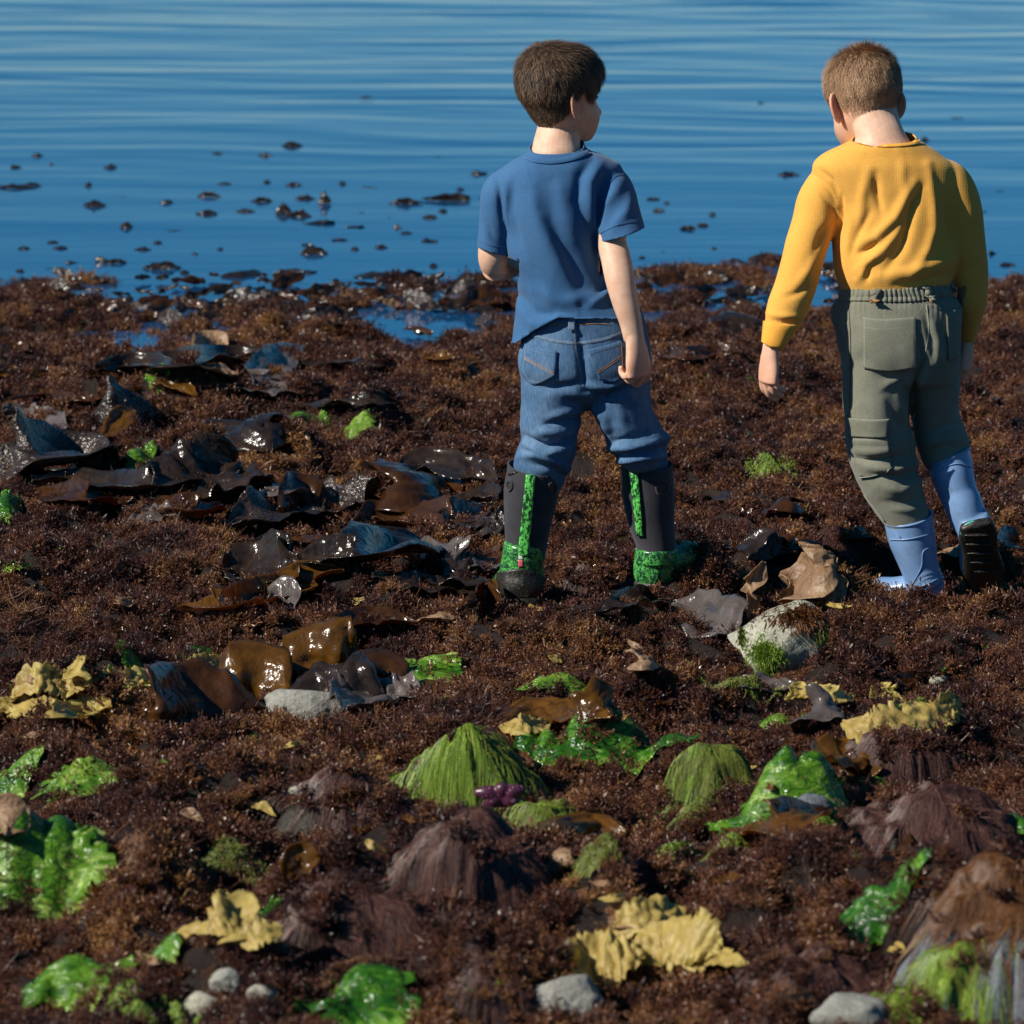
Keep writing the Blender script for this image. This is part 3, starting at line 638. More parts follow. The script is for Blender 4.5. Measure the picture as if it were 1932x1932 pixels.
def hair(fr, mask, crown, length, k, mat, parent, count, lift, wid=.00075, seed=1, cap=.003, jit=.25, spike=None):
    c, f, r, u = fr; V, F = head_mesh(fr, k); L = (V - c) @ np.stack([f, r, u], 1) / k
    # cap: surface under the strands
    F4 = [q for q in F if len(q) == 4]; q4 = np.array(F4); cen = L[q4].mean(1); keep = mask(cen) > 0.7; Fk = q4[keep]
    N = vnormals(V, q4); N *= np.sign(np.sum(N * (V - c), 1))[:, None]
    used = np.unique(Fk); mp = -np.ones(len(V), int); mp[used] = np.arange(len(used))
    mk = np.clip(mask(L[used]) * 3 - 2, 0, 1)[:, None]
    capf = (cap * np.clip((L[used][:, 2] + .085) / .11, .25, 1))[:, None]; CV = V[used] + N[used] * capf * mk * k + N[used] * (.0006 + .0012 * noise3(V[used][:, 0] * 160, V[used][:, 1] * 160, V[used][:, 2] * 45)[:, None] * mk); CF = mp[Fk].tolist()
    g = np.random.default_rng(seed); a = V[q4]; ar = np.linalg.norm(np.cross(a[:, 2] - a[:, 0], a[:, 3] - a[:, 1]), axis=1) * (np.clip(mask(cen), 0, 1) > 0)
    pick = g.choice(len(q4), count, p=ar / ar.sum()); s, t = g.uniform(size=(2, count))
    P = (a[pick, 0] * ((1 - s) * (1 - t))[:, None] + a[pick, 1] * (s * (1 - t))[:, None] + a[pick, 2] * (s * t)[:, None] + a[pick, 3] * ((1 - s) * t)[:, None])
    Nn = N[q4[pick]].mean(1); Nn /= np.linalg.norm(Nn, axis=1)[:, None]; Lp = (P - c) @ np.stack([f, r, u], 1) / k; mm = mask(Lp); ok = mm > g.uniform(size=count) * .75; P, Nn, Lp, mm = P[ok], Nn[ok], Lp[ok], mm[ok]; cnt = len(P)
    cr = c + (f * crown[0] + r * crown[1] + u * crown[2]) * k; D = P - cr; D /= np.linalg.norm(D, axis=1)[:, None] + 1e-6
    low = np.clip((.075 - Lp[:, 2]) / .05, 0, 1)[:, None]; D = D * (1 - low * .75) + (-u) * low * .9 + f * 0.15 * (1 - low)
    clump = np.stack([noise3(Lp[:, 0] * 90 + q, Lp[:, 1] * 90, Lp[:, 2] * 30) for q in (0, 31, 57)], 1); D = D + clump * jit + g.normal(size=(cnt, 3)) * jit * .35
    D -= Nn * np.sum(D * Nn, 1)[:, None]; D /= np.linalg.norm(D, axis=1)[:, None] + 1e-6
    ln = length(Lp) * g.uniform(.6, 1.2, cnt) * k * np.clip(mm + .3, .3, 1); lf = lift(Lp) * g.uniform(.6, 1.4, cnt)
    Wd = np.cross(D, Nn); A = []; 
    for s_ in (0, .4, .75, 1.0):
        p = P + Nn * ((cap * .7 * np.clip((Lp[:, 2] + .085) / .11, .25, 1))[:, None] + (lf * s_)[:, None] * ln[:, None] + .0004) + D * (ln * s_ * np.sqrt(np.clip(1 - lf ** 2, .1, 1)))[:, None] - Nn * ((ln * s_) ** 2 / (2 * .085) * (1 - np.clip(lf, 0, 1)))[:, None]
        w_ = wid * (1.1 - s_ * .85) / 2; A += [p - Wd * w_, p + Wd * w_]
    A = np.stack(A, 1).reshape(-1, 3); b = np.arange(cnt) * 8; Fs = np.concatenate([np.stack([b + 2 * i, b + 2 * i + 1, b + 2 * i + 3, b + 2 * i + 2], 1) for i in range(3)])
    rv = np.repeat(np.clip(g.beta(1.6, 1.6, cnt) + clump[:, 0] * .35, 0, 1), 8)
    VV = np.vstack([CV, A]); FF = CF + (Fs + len(CV)).tolist()
    return mkobj('hair', VV, FF, mat, parent, rnd=np.r_[np.full(len(CV), .25), rv])
def nfold(V, F, px0, px1, fx, fy, amp, seed, mod=None):
    """soft random cloth wrinkles in an area of the garment"""
    N = vnormals(V, F); px, py = to_px(V); n = noise3(V[:, 0] * fx, V[:, 1] * 6, V[:, 2] * fy + seed); n = 1 - 2 * np.abs(n)
    wgt = np.ones(len(V)) if mod is None else mod(px, py); return V + N * (n * amp * wgt)[:, None]
def sph(c, r_, mat, name, parent):
    v, f = ellipsoid(c, (np.array([r_, 0, 0]), np.array([0, r_, 0]), np.array([0, 0, r_])), 16, 10); return mkobj(name, v, f, mat, parent)
def face_bits(fr, k, parent, browmat, B):
    c, f, r, u = fr
    def on(w_, z_, off=0.0):
        h = B.ray_cast(Vector(c + (f * .2 + r * w_ + u * z_) * k), Vector(-f)); return np.array(h[0] if h[0] is not None else c + f * .08 * k) + f * off
    for s in (-1, 1):
        sph(on(s * .026, .006, -.0072), .0085 * k, M['eye'], 'eye', parent)
        sph(on(s * .026, .006, -.0022), .0040 * k, M['black_rubber'], 'pupil', parent)
        P = [on(s * q[1], q[2], .0002) for q in ((0, .013, .021), (0, .026, .024), (0, .038, .020))]
        mkobj('eyebrow', *loftw(P, [.001, .0018, .001], [.002, .003, .001], n=8), browmat, parent, rnd=None)
        v, ff = loftw([on(s * .017, .009, .0004), on(s * .026, .012, .0035), on(s * .036, .008, .0004)], [.0006, .0014, .0008], [.0006, .0022, .0008], n=8)
        mkobj('eyelash', v, ff, browmat, parent)
def strip_bot(F): return F

# ================================================================== PERSON 1  (blue t-shirt)
Y1 = 8.08
p1 = empty('person', (W(1090, 1120, 8.1).x, 8.1, 0.0))
tag(p1, 'child in a blue t-shirt, jeans and black boots with green trim, looking to the right', 'person')
fr1 = head_frame(W(1058, 192, Y1 + .02), R(53), R(-3)); K1 = .96
arm_r = [(1150, 348, 0, 26, .032), (1160, 400, -.025, 31, .033), (1154, 450, -.05, 27, .027), (1163, 492, -.075, 28, .027), (1171, 532, -.095, 27.5, .026), (1181, 575, -.105, 24, .022), (1190, 608, -.108, 21, .0185), (1196, 640, -.108, 19, .0155)]
arm_l = [(960, 350, 0, 25, .032), (938, 400, 0, 29, .031), (932, 450, 0, 28, .029), (930, 485, .0, 28, .028), (931, 506, .012, 24, .025)]
fore_l = [W(931, 506, Y1 + .012), W(950, 506, Y1 + .06), W(985, 498, Y1 + .14), W(1010, 488, Y1 + .19)]
body = [head_mesh(fr1, K1)] + ear(fr1, 1, K1, out=22) + ear(fr1, -1, K1, out=30)
body += [loft([(1060, 205, .035, 38, .045), (1055, 240, .02, 41, .045), (1051, 262, .01, 43, .045), (1050, 282, 0, 47, .047), (1052, 300, 0, 58, .050), (1056, 322, 0, 94, .056), (1055, 350, 0, 96, .066), (1050, 430, 0, 80, .072), (1062, 540, 0, 76, .072), (1095, 620, 0, 96, .08), (1102, 700, 0, 105, .085), (1102, 730, 0, 85, .07)], Y1, m=70, level=True)]
body += [loft(arm_r, Y1, m=30), loft(arm_l, Y1, m=20), loftw(fore_l, [.026, .024, .019, .016], [.026, .024, .019, .014], ref=(0, 0, 1), n=20)]
body += [loft([(1045, 700, 0, 50, .065), (1040, 790, 0, 44, .058), (1030, 860, 0, 36, .048), (1000, 950, 0, 30, .038), (985, 1060, 0, 26, .034), (985, 1095, .02, 26, .034)], Y1), loft([(1165, 700, 0, 50, .065), (1184, 790, 0, 42, .055), (1212, 870, .03, 34, .045), (1228, 960, .03, 28, .036), (1236, 1060, .04, 26, .032)], Y1)]
body += hand(W(1199, 646, Y1 - .108), (.13, -.02, -1), (-.62, .66, 0), (.7, .68, 0), 1.18, curl=(28, 62, 45), thumbd=(.8, .25, .5))
wl_ = Vector(fore_l[-1]); dl = Vector(fore_l[-1] - fore_l[-2]).normalized(); body += hand(wl_, dl, (.2, .3, -.9), (0.1, 0, 1), .95, curl=(35, 45, 35))
bv, bf = remesh(body, .0023, 2)
body_obj(bv, bf, p1, [(earpos(fr1, 1, K1), .026, .75), (earpos(fr1, -1, K1), .026, .6), (W(1205, 705, Y1 - .11), .045, .45), (W(1165, 500, Y1 - .08), .02, .3), (W(925, 525, Y1), .025, .3)]); hair_mask1 = lambda L: np.clip(np.minimum.reduce([
    (L[:, 2] + .072 + .25 * np.clip(L[:, 0] + .045, 0, 1)) / .034,                       # nape line
    (L[:, 2] - np.interp(L[:, 0], [-.07, -.045, -.022, .0, .02, .034, .05, .066, .09], [-.09, -.060, -.015, .030, .004, -.002, .030, .048, .054])) / .014]), 0, 1)
hair(fr1, hair_mask1, (-.045, -.005, .10), lambda L: np.interp(L[:, 2], [-.08, -.04, .02, .08, .11], [.004, .007, .014, .022, .026]), K1, M['hair_dark'], p1, 22000, lambda L: np.interp(L[:, 2], [-.08, 0, .08, .11], [.22, .25, .30, .32]), seed=3, cap=.0055, jit=.38, wid=.0011)
face_bits(fr1, K1, p1, M['black_rubber'], bvh(bv, bf))

# t-shirt
sleeve_l = [(1000, 334, 0, 26, .040), (972, 344, 0, 33, .044), (946, 365, 0, 37, .047), (938, 400, 0, 33, .044), (932, 440, 0, 30, .041), (929, 475, 0, 30, .040), (928, 500, 0, 30, .040)]
sleeve_r = [(1112, 330, 0, 26, .040), (1138, 340, 0, 33, .045), (1156, 360, -.008, 38, .048), (1166, 400, -.022, 40, .048), (1172, 438, -.04, 44, .050), (1178, 470, -.055, 46, .052)]
tee = [loft([(1051, 258, .0, 47, .05), (1052, 281, 0, 53, .053), (1062, 291, 0, 70, .058), (1063, 301, 0, 90, .062), (1063, 312, 0, 106, .066), (1059, 326, 0, 113, .070), (1056, 352, 0, 110, .077), (1049, 400, 0, 97, .086), (1045, 440, 0, 84, .088), (1047, 480, 0, 84, .088), (1062, 530, 0, 84, .088), (1078, 565, 0, 100, .09), (1090, 592, 0, 116, .097), (1094, 615, 0, 120, .100), (1094, 660, 0, 118, .100)], Y1, m=90, n=44, ex=2.25, level=True), loft(sleeve_l, Y1), loft(sleeve_r, Y1)]
V, F = remesh(tee, .0042, 5)
F1 = [([(1003, 350), (1010, 400), (1035, 455), (1066, 520), (1083, 560)], 26, 11, .009), ([(1040, 350), (1045, 420), (1075, 490), (1098, 545)], 15, 22, -.006), ([(1118, 300), (1096, 335), (1092, 380), (1108, 425), (1126, 450)], 14, 7, -.0075), ([(1132, 310), (1112, 345), (1112, 395), (1124, 432)], 8, 9, .0065),
      ([(1148, 330), (1132, 370), (1128, 420)], 6, 6, -.006), ([(1168, 345), (1146, 385), (1136, 430)], 8, 10, .006), ([(1190, 370), (1180, 400), (1150, 440)], 8, 10, .0045), ([(958, 345), (955, 400), (960, 450), (970, 500)], 7, 10, .006), ([(940, 340), (948, 400), (957, 440)], 6, 6, -.006), ([(970, 340), (966, 400), (985, 480)], 10, 8, -.004),
      ([(1052, 330), (1062, 400), (1080, 450)], 16, 12, .0035), ([(978, 566), (1010, 590), (1045, 598), (1086, 601)], 7, 5, .007), ([(975, 552), (1005, 578), (1040, 588)], 6, 6, -.006), ([(990, 540), (1060, 566), (1150, 560)], 14, 12, .004), ([(1130, 560), (1145, 530), (1152, 500)], 6, 8, -.006), ([(1110, 580), (1140, 556), (1155, 545)], 6, 7, .005), ([(1020, 520), (1040, 560), (1070, 585)], 9, 9, .003), ([(915, 420), (930, 450), (955, 470)], 7, 8, -.004), ([(965, 610), (1000, 612), (1040, 600)], 6, 6, .005)]
V = folds(V, F, F1, 1.35); V = nfold(V, F, 0, 0, 14, 5, .0018, 3); V = nfold(V, F, 0, 0, 26, 16, .0007, 9, lambda px, py: np.clip((py - 450) / 100, 0.2, 1))
px, py = to_px(V); k = mpp(Y1)
V[:, 2] -= np.clip((py - 560) / 45, 0, 1.0) * np.clip((1052 - px) / 70, 0, 1) ** .8 * 42 * k
V[:, 0] -= np.clip((py - 560) / 45, 0, 1) * np.clip((1040 - px) / 70, 0, 1) * 5 * k
V = smooth_np(V, F, 1)
cutz = W(1090, 599, Y1)
def bottomcut(V, F):
    px, py = to_px(V); sh = np.clip((py - 560) / 45, 0, 1.0) * np.clip((1052 - px) / 70, 0, 1) ** .8 * 42 * k; V2 = V.copy(); V2[:, 2] += sh; return V2, sh
me_keep = V.copy(); pxx, pyy = to_px(V); lim = 600 + 46 * np.clip((1048 - pxx) / 76, 0, 1); Fa = np.asarray(F); inside = (V[:, 2] < 1e9) & (np.abs(pxx - 1093) < 140) & (pyy > lim) & (pyy > 560)
V[:, 2] = np.where(inside & (pyy < lim + 6), V[:, 2] + (pyy - lim) * k, V[:, 2]); Fa = Fa[~(inside & (pyy > lim + .3) & (pyy >= lim + 6))[Fa].any(1)]
V2, F2 = cut(V, Fa, [(W(1053, 273, Y1), (-0.06, -.24, 1), .075), (W(930, 473, Y1), (-.30, 0, -1), .075), (W(1171, 441, Y1 - .04), (.30, 0, -1), .085, lambda c: 966 + c.x / mpp(Y1) > 1129)])
tee_o = mkobj('t_shirt', V2, F2, M['tee'], p1, solid=.0022); TB = bvh(V2, F2)
# neckline rib, hems as raised bands
def surf_band(name, pts, wd, mat, par, B, off=.0010, step=4):
    v, f = seam(B, pts, wd, off, step)
    if len(f): return mkobj(name, v, f, mat, par)
surf_band('collar', [(992, 297), (1010, 303), (1040, 305), (1075, 300), (1108, 288)], 9, M['tee'], tee_o, TB, .0025)
surf_band('shoulder_seam', [(1176, 328), (1160, 334), (1148, 350), (1140, 372)], 1.8, M['tee'], tee_o, TB, .0008)
surf_band('hem_stitching', [(905, 455), (930, 464), (955, 468)], 1.4, M['tee'], tee_o, TB); surf_band('hem_stitching', [(1131, 441), (1165, 425), (1205, 414)], 1.6, M['tee'], tee_o, TB)

# jeans
jn = [loft([(1100, 575, 0, 104, .088), (1103, 600, 0, 111, .092), (1104, 640, 0, 119, .099), (1103, 680, 0, 125, .104), (1103, 705, 0, 121, .100), (1103, 735, 0, 108, .088)], Y1, n=40, ex=2.3, level=True),
      loft([(1045, 680, 0, 60, .088), (1043, 740, 0, 60, .082), (1039, 791, 0, 56, .074), (1035, 845, 0, 50, .066), (1024, 870, 0.005, 50, .060), (1018, 895, 0.008, 49, .050), (1008, 925, .01, 42, .044), (1004, 945, .01, 40, .042)], Y1, m=36), loft([(1164, 680, 0, 60, .088), (1168, 740, 0, 60, .082), (1184, 791, .0, 50, .072), (1202, 835, .01, 52, .070), (1214, 864, .03, 43, .054), (1219, 890, .035, 40, .045), (1221, 915, .035, 38, .042)], Y1, m=36)]
V, F = remesh(jn, .0042, 4)
F1 = [([(1095, 640), (1100, 690), (1104, 735)], 9, 9, -.010), ([(1003, 715), (1030, 732), (1075, 728), (1098, 722)], 7, 7, -.006), ([(1030, 800), (1060, 792), (1098, 785)], 6, 5, -.009), ([(1040, 785), (1070, 776), (1098, 768)], 8, 6, .006), ([(990, 822), (1030, 842), (1060, 838), (1085, 818)], 6, 5, -.009), ([(990, 838), (1035, 852), (1075, 842)], 8, 5, .009), ([(980, 862), (1015, 858), (1055, 872), (1070, 885)], 7, 6, .008), ([(1000, 876), (1040, 884), (1068, 900)], 6, 6, -.006), ([(1010, 820), (1030, 812), (1080, 815)], 8, 6, .006),
      ([(1110, 740), (1140, 752), (1165, 735), (1190, 725)], 5, 6, -.009), ([(1112, 728), (1150, 728), (1185, 718)], 7, 6, .007), ([(1120, 760), (1145, 790), (1153, 820)], 9, 6, .008), ([(1165, 745), (1175, 800), (1190, 830)], 10, 8, .003), ([(1150, 846), (1190, 842), (1225, 836), (1252, 828)], 6, 5, .010), ([(1155, 862), (1185, 858), (1245, 845)], 5, 5, -.009), ([(1165, 872), (1200, 862), (1250, 858)], 6, 5, .010), ([(1225, 815), (1245, 824), (1254, 836)], 8, 8, .008), ([(1160, 832), (1200, 822), (1230, 815)], 5, 5, -.006)]
V = folds(V, F, F1, 1.45); V = nfold(V, F, 0, 0, 7, 14, .0030, 5, lambda px, py: np.clip((py - 700) / 100, .15, 1)); V = nfold(V, F, 0, 0, 18, 30, .0008, 8)
V = smooth_np(V, F, 1); V2, F2 = cut(V, F, [(W(1103, 586, Y1), (0, 0, 1), .2), (W(1006, 935, Y1), (0, 0, -1), .08), (W(1220, 905, Y1 + .03), (0, 0, -1), .08)])
je = mkobj('jeans', V2, F2, M['denim'], p1, solid=.002); JB = bvh(V2, F2)
for top, bot, dec in (([(993, 648), (1015, 656), (1052, 663)], [(986, 700), (1008, 726), (1049, 708)], [(983, 672), (1010, 688), (1046, 706)]), ([(1108, 660), (1140, 652), (1172, 642)], [(1130, 716), (1160, 722), (1176, 708)], [(1128, 704), (1150, 690), (1176, 672)])):
    v, f = patch(JB, top, bot, .0028); po = mkobj('back_pocket', v, f, M['denim'], je, solid=.0015)
    e = [bot[0], top[0], top[1], top[2], bot[2], bot[1], bot[0]]; PB = bvh(v, f)
    for pts, wd, mt in ((top, 2.0, 'thread'), ([(a, b + 8) for a, b in top], 1.6, 'denim_seam'), (bot, 2.6, 'denim_seam'), ([top[0], bot[0]], 2.2, 'denim_seam'), ([top[2], bot[2]], 2.4, 'thread'), (dec, 2.2, 'thread'), ([(a, b - 4) for a, b in dec], 1.2, 'thread')):
        pts = [(a * .985 + .015 * (top[1][0]), b) for a, b in pts]; surf_band('pocket_stitching', pts, wd, M[mt], po, PB, .0012)
surf_band('yoke_seam', [(1000, 630), (1040, 642), (1087, 648)], 6, M['denim_seam'], je, JB, .0012); surf_band('yoke_seam', [(1087, 648), (1135, 641), (1176, 627)], 6, M['denim_seam'], je, JB, .0012)
surf_band('seat_seam', [(1084, 606), (1086, 650), (1092, 690), (1100, 728)], 4.5, M['denim_seam'], je, JB, .0012)
v, f = patch(JB, [(1073, 596), (1079, 596), (1085, 596)], [(1073, 623), (1079, 624), (1085, 623)], .005, 6, 8); mkobj('belt_loop', v, f, M['denim_seam'], je, solid=.002)
surf_band('waistband_stitching', [(1012, 606), (1040, 612), (1072, 613)], 1.4, M['thread'], je, JB); surf_band('waistband_stitching', [(1087, 613), (1120, 611), (1150, 612)], 1.4, M['thread'], je, JB)

def boot(parent, name, shaft, Yb, foot, fa, fb, mats, cutp, cutn, sole_dz=-.016, toeup=0, ref=(0, 0, 1), label=None):
    """shaft: loft sections; foot: world centres heel -> toe"""
    b = empty(name, tuple(foot[0])); b.parent = parent; b.matrix_parent_inverse = Matrix.Translation(PARW[parent.name]).inverted()
    if label: b['label'] = label
    return b
def add_boot(person, label, shaft, Yb, foot, fa, fb, shaftmat, shellmat, solemat, cutp, cutn, fref=(0, 0, 1), shell=None, solev=None, extra_folds=None):
    parts = [loft(shaft, Yb, n=32), loftw(foot, fa, fb, ref=fref, n=32, ex=2.4)]
    V, F = remesh(parts, .003, 3)
    if extra_folds is not None: V = extra_folds(V, F)
    V2, F2 = cut(V, F, [(cutp, cutn, .12)])
    o = mkobj('boot', V2, F2, shaftmat, person, solid=.003)
    if label: o['label'] = label
    B = bvh(V2, F2)
    so = None
    if shell is not None:
        vs, fs = remesh([loftw([np.array(q) for q in foot], [a + .0025 for a in fa], [b + .0025 for b in fb], ref=fref, n=32, ex=2.4), loft(shell, Yb, n=32)], .003, 3); mkobj('foot_shell', vs, fs, shellmat, o)
    if solev is not None:
        sv = [np.array(q) + np.array(solev) for q in foot]; vs, fs = remesh([loftw(sv, [a * 1.06 for a in fa], [.012] * len(fa), ref=fref, n=32, ex=3.5)], .003, 1); so = mkobj('sole', vs, fs, solemat, o)
    return o, B, V2, F2, so
# left boot
hl = W(984, 1106, Y1 - .01); foot = [hl + Vector((0, -.030, .012)), hl + Vector((0, .0, .006)), hl + Vector((-.004, .05, .002)), hl + Vector((-.008, .10, -.008)), hl + Vector((-.010, .145, -.014))]
o, B, V2, F2, so = add_boot(p1, None, [(1009, 862, 0, 51, .055), (1007, 890, 0, 51, .055), (1002, 930, 0, 52, .055), (996, 984, 0, 45, .050), (992, 1030, 0, 40, .046), (985, 1070, 0, 41, .046), (984, 1095, 0, 42, .046)], Y1, foot, [.030, .040, .040, .044, .038], [.030, .036, .033, .028, .022], M['neoprene'], M['green_shell'], M['black_rubber'], W(1007, 882, Y1), (.18, -.12, 1), solev=(0, -.010, -.034), shell=[(989, 1024, -.008, 38, .044), (987, 1050, -.006, 40, .046), (985, 1072, -.002, 42, .049), (984, 1095, 0, 44, .050)])
def shell(B, cx, top, bot, xl, xr, pts_top, name='foot_shell'):
    v, f = patch(B, pts_top, bot, .0028, 26, 26); return mkobj(name, v, f, M['green_shell'], o, solid=.002)
0 and shell(B, 0, 0, [(944, 1088), (962, 1080), (985, 1078), (1008, 1083), (1024, 1096)], 0, 0, [(953, 1048), (972, 1018), (986, 1001), (1004, 1012), (1024, 1048)])
v, f = patch(B, [(996, 873), (1003, 872), (1012, 874)], [(979, 1046), (987, 1048), (997, 1046)], .0055, 6, 60); mkobj('pull_strap', v, f, M['green_strap'], o, solid=.002)
v, f = patch(B, [(944, 1080), (985, 1072), (1024, 1088)], [(940, 1128), (984, 1135), (1026, 1130)], .004, 24, 14); mkobj('heel_cap', v, f, M['black_rubber'], o, solid=.004)
v, f = patch(B, [(979, 1056), (987, 1056)], [(979, 1069), (987, 1069)], .006, 5, 5); mkobj('badge', v, f, M['pink'], o, solid=.001)
v, f = patch(B, [(980, 1047), (987, 1047)], [(980, 1055), (987, 1055)], .006, 5, 5); mkobj('badge', v, f, M['pale'], o, solid=.001)
def ring_on(B, cx, cy, rx, ry, o, tilt=0):
    P = []
    for a in np.linspace(0, 2 * np.pi, 24, endpoint=False):
        h = hit(B, cx + rx * math.cos(a), cy + ry * math.sin(a), .001); P.append(np.array(h) if h is not None else np.array(W(cx + rx * math.cos(a), cy + ry * math.sin(a), Y1)))
    P.append(P[0]); v, f = loftw(P, [.0028] * 25, [.0028] * 25, ref=(.1, 1, 0), n=8, m=60); mkobj('handle_opening', v, f, M['neoprene'], o)
    v, f = patch(B, [(cx - rx * .7, cy - ry * .6), (cx + rx * .7, cy - ry * .6)], [(cx - rx * .7, cy + ry * .6), (cx + rx * .7, cy + ry * .6)], .0012, 5, 7); mkobj('handle_hole', v, f, M['black_rubber'], o)
surf_band('cuff_binding', [(960, 896), (985, 885), (1010, 884), (1040, 893), (1056, 903)], 4, M['black_rubber'], o, B, .002); ring_on(B, 1041, 921, 7, 10, o); ring_on(B, 962, 916, 5, 9, o)
# right boot
hl = W(1234, 1072, Y1 + .03); dr = Vector((.62, .78, 0)); foot = [hl + dr * -.030 + Vector((0, 0, .0)), hl, hl + dr * .045 + Vector((0, 0, .000)), hl + dr * .085 + Vector((0, 0, .004)), hl + dr * .120 + Vector((0, 0, .010))]
o, B, V2, F2, so = add_boot(p1, None, [(1221, 862, .03, 49, .055), (1221, 890, .03, 49, .055), (1224, 935, .03, 50, .054), (1229, 984, .03, 44, .048), (1237, 1025, .03, 38, .045), (1236, 1060, .03, 38, .045)], Y1, foot, [.028, .038, .040, .046, .040], [.032, .038, .034, .032, .028], M['neoprene'], M['green_shell'], M['black_rubber'], W(1220, 877, Y1 + .03), (-.05, -.10, 1), solev=(0, 0, -.034), shell=[(1237, 1034, .03, 39, .048), (1236, 1060, .03, 40, .048)])
if 0: v, f = patch(B, [(1202, 1014), (1228, 1022), (1248, 1030), (1272, 1010), (1296, 994), (1322, 1010)], [(1200, 1085), (1222, 1088), (1248, 1080), (1275, 1068), (1300, 1060), (1325, 1045)], .0028, 40, 20); mkobj('foot_shell', v, f, M['green_shell'], o, solid=.002)
v, f = patch(B, [(1189, 880), (1196, 879), (1204, 880)], [(1204, 1010), (1210, 1010), (1215, 1010)], .0034, 6, 50); mkobj('pull_strap', v, f, M['green_strap'], o, solid=.002)
ring_on(B, 1248, 920, 10, 13, o); surf_band('cuff_binding', [(1208, 884), (1235, 886), (1266, 880)], 4, M['black_rubber'], o, B, .002)

# ================================================================== PERSON 2 (yellow shirt)
Y2 = 8.10
p2 = empty('person', (W(1740, 1120, 8.1).x, 8.1, 0.0))
tag(p2, 'child in a yellow long-sleeved shirt, olive cargo trousers and blue rubber boots, head bowed', 'person')
fr2 = head_frame(W(1632, 203, Y2 + .055), R(-27), R(-24)); K2 = .95
body = [head_mesh(fr2, K2)] + ear(fr2, 1, K2, .0, 60) + ear(fr2, -1, K2, -.002, 62)
body += [loft([(1638, 185, .05, 48, .05), (1648, 215, .035, 46, .05), (1656, 240, .01, 46, .05), (1664, 262, -.005, 50, .050), (1667, 280, -.01, 62, .050), (1668, 305, -.01, 96, .054), (1676, 340, 0, 106, .064), (1688, 430, 0, 95, .075), (1690, 520, 0, 88, .075), (1694, 600, 0, 96, .082), (1700, 680, 0, 88, .078)], Y2, m=70, level=True)]
body += [loft([(1572, 345, 0, 26, .034), (1540, 400, -.02, 30, .032), (1515, 480, -.045, 27, .027), (1492, 560, -.075, 24, .024), (1472, 620, -.095, 19, .018), (1458, 655, -.105, 17, .014)], Y2), loft([(1790, 350, 0, 26, .034), (1815, 400, 0, 30, .032), (1826, 480, .0, 26, .026), (1830, 560, .02, 23, .022), (1827, 620, .04, 17, .016), (1825, 645, .05, 14, .013)], Y2)]
body += [loft([(1655, 640, 0, 52, .07), (1656, 780, 0, 46, .06), (1680, 900, 0, 36, .045), (1715, 990, 0, 28, .036), (1738, 1085, 0, 25, .032)], Y2), loft([(1745, 640, .03, 48, .065), (1760, 770, .05, 42, .055), (1785, 850, .05, 36, .045), (1812, 940, .02, 28, .036), (1835, 1000, 0, 24, .03)], Y2)]
body += hand(W(1454, 661, Y2 - .105), (-.08, 0, -1), (.80, .50, 0), (-.45, .85, 0), 1.12, curl=(14, 26, 20), thumbd=(.85, .40, .25))
body += hand(W(1825, 648, Y2 + .05), (-.03, .05, -1), (-.85, .45, 0), (.45, .85, 0), .92, curl=(20, 30, 25))
bv, bf = remesh(body, .0023, 2); body_obj(bv, bf, p2, [(earpos(fr2, 1, K2), .026, .7), (earpos(fr2, -1, K2), .026, .75), (W(1458, 705, Y2 - .1), .045, .4), (W(1825, 690, Y2), .04, .4)])
hair_mask2 = lambda L: np.clip(np.minimum.reduce([(L[:, 2] + .040 - .35 * np.clip(np.abs(L[:, 1]) - .02, 0, 1) + .01 * (np.abs(L[:, 1]) < .02)) / .034,
    (L[:, 2] - np.interp(L[:, 0], [-.06, -.036, -.016, .004, .02, .034, .05, .066, .09], [-.09, -.05, -.016, .028, .002, .0, .032, .052, .058])) / .010]), 0, 1)
hair(fr2, hair_mask2, (-.03, .0, .10), lambda L: np.interp(L[:, 2], [-.08, -.03, .03, .08, .11], [.003, .005, .008, .013, .018]), K2, M['hair_light'], p2, 26000, lambda L: np.interp(L[:, 2], [-.05, .02, .07, .095, .11], [.25, .30, .42, .7, .85]), seed=8, cap=.003, jit=.30, wid=.0009)
face_bits(fr2, K2, p2, M['black_rubber'], bvh(bv, bf))
# shirt
sh = [loft([(1662, 240, .0, 50, .052), (1670, 262, -.005, 60, .055), (1668, 274, -.01, 80, .060), (1664, 292, -.01, 110, .066), (1666, 312, -.01, 130, .074), (1674, 340, -.005, 134, .082), (1681, 372, 0, 126, .088), (1687, 410, 0, 118, .093), (1690, 460, 0, 118, .096), (1690, 495, 0, 116, .098), (1688, 520, 0, 110, .096), (1688, 540, 0, 102, .090), (1690, 565, 0, 94, .082)], Y2, m=90, n=44, ex=2.25, level=True),
      loft([(1618, 330, 0, 28, .042), (1588, 338, 0, 34, .046), (1562, 352, 0, 38, .049), (1546, 382, -.01, 41, .048), (1536, 420, -.02, 40, .046), (1522, 463, -.038, 39, .044), (1504, 530, -.065, 38, .041), (1484, 585, -.085, 37, .038), (1474, 612, -.093, 31, .032), (1465, 636, -.10, 25, .026), (1457, 656, -.105, 21, .022)], Y2, m=44),
      loft([(1740, 328, 0, 28, .042), (1778, 336, 0, 36, .046), (1800, 356, 0, 38, .048), (1816, 400, .0, 36, .046), (1823, 450, 0, 34, .043), (1829, 513, .01, 34, .040), (1831, 570, .02, 29, .036), (1828, 605, .035, 22, .030), (1824, 640, .05, 17, .021), (1822, 655, .05, 15, .018)], Y2, m=44)]
V, F = remesh(sh, .0042, 5)
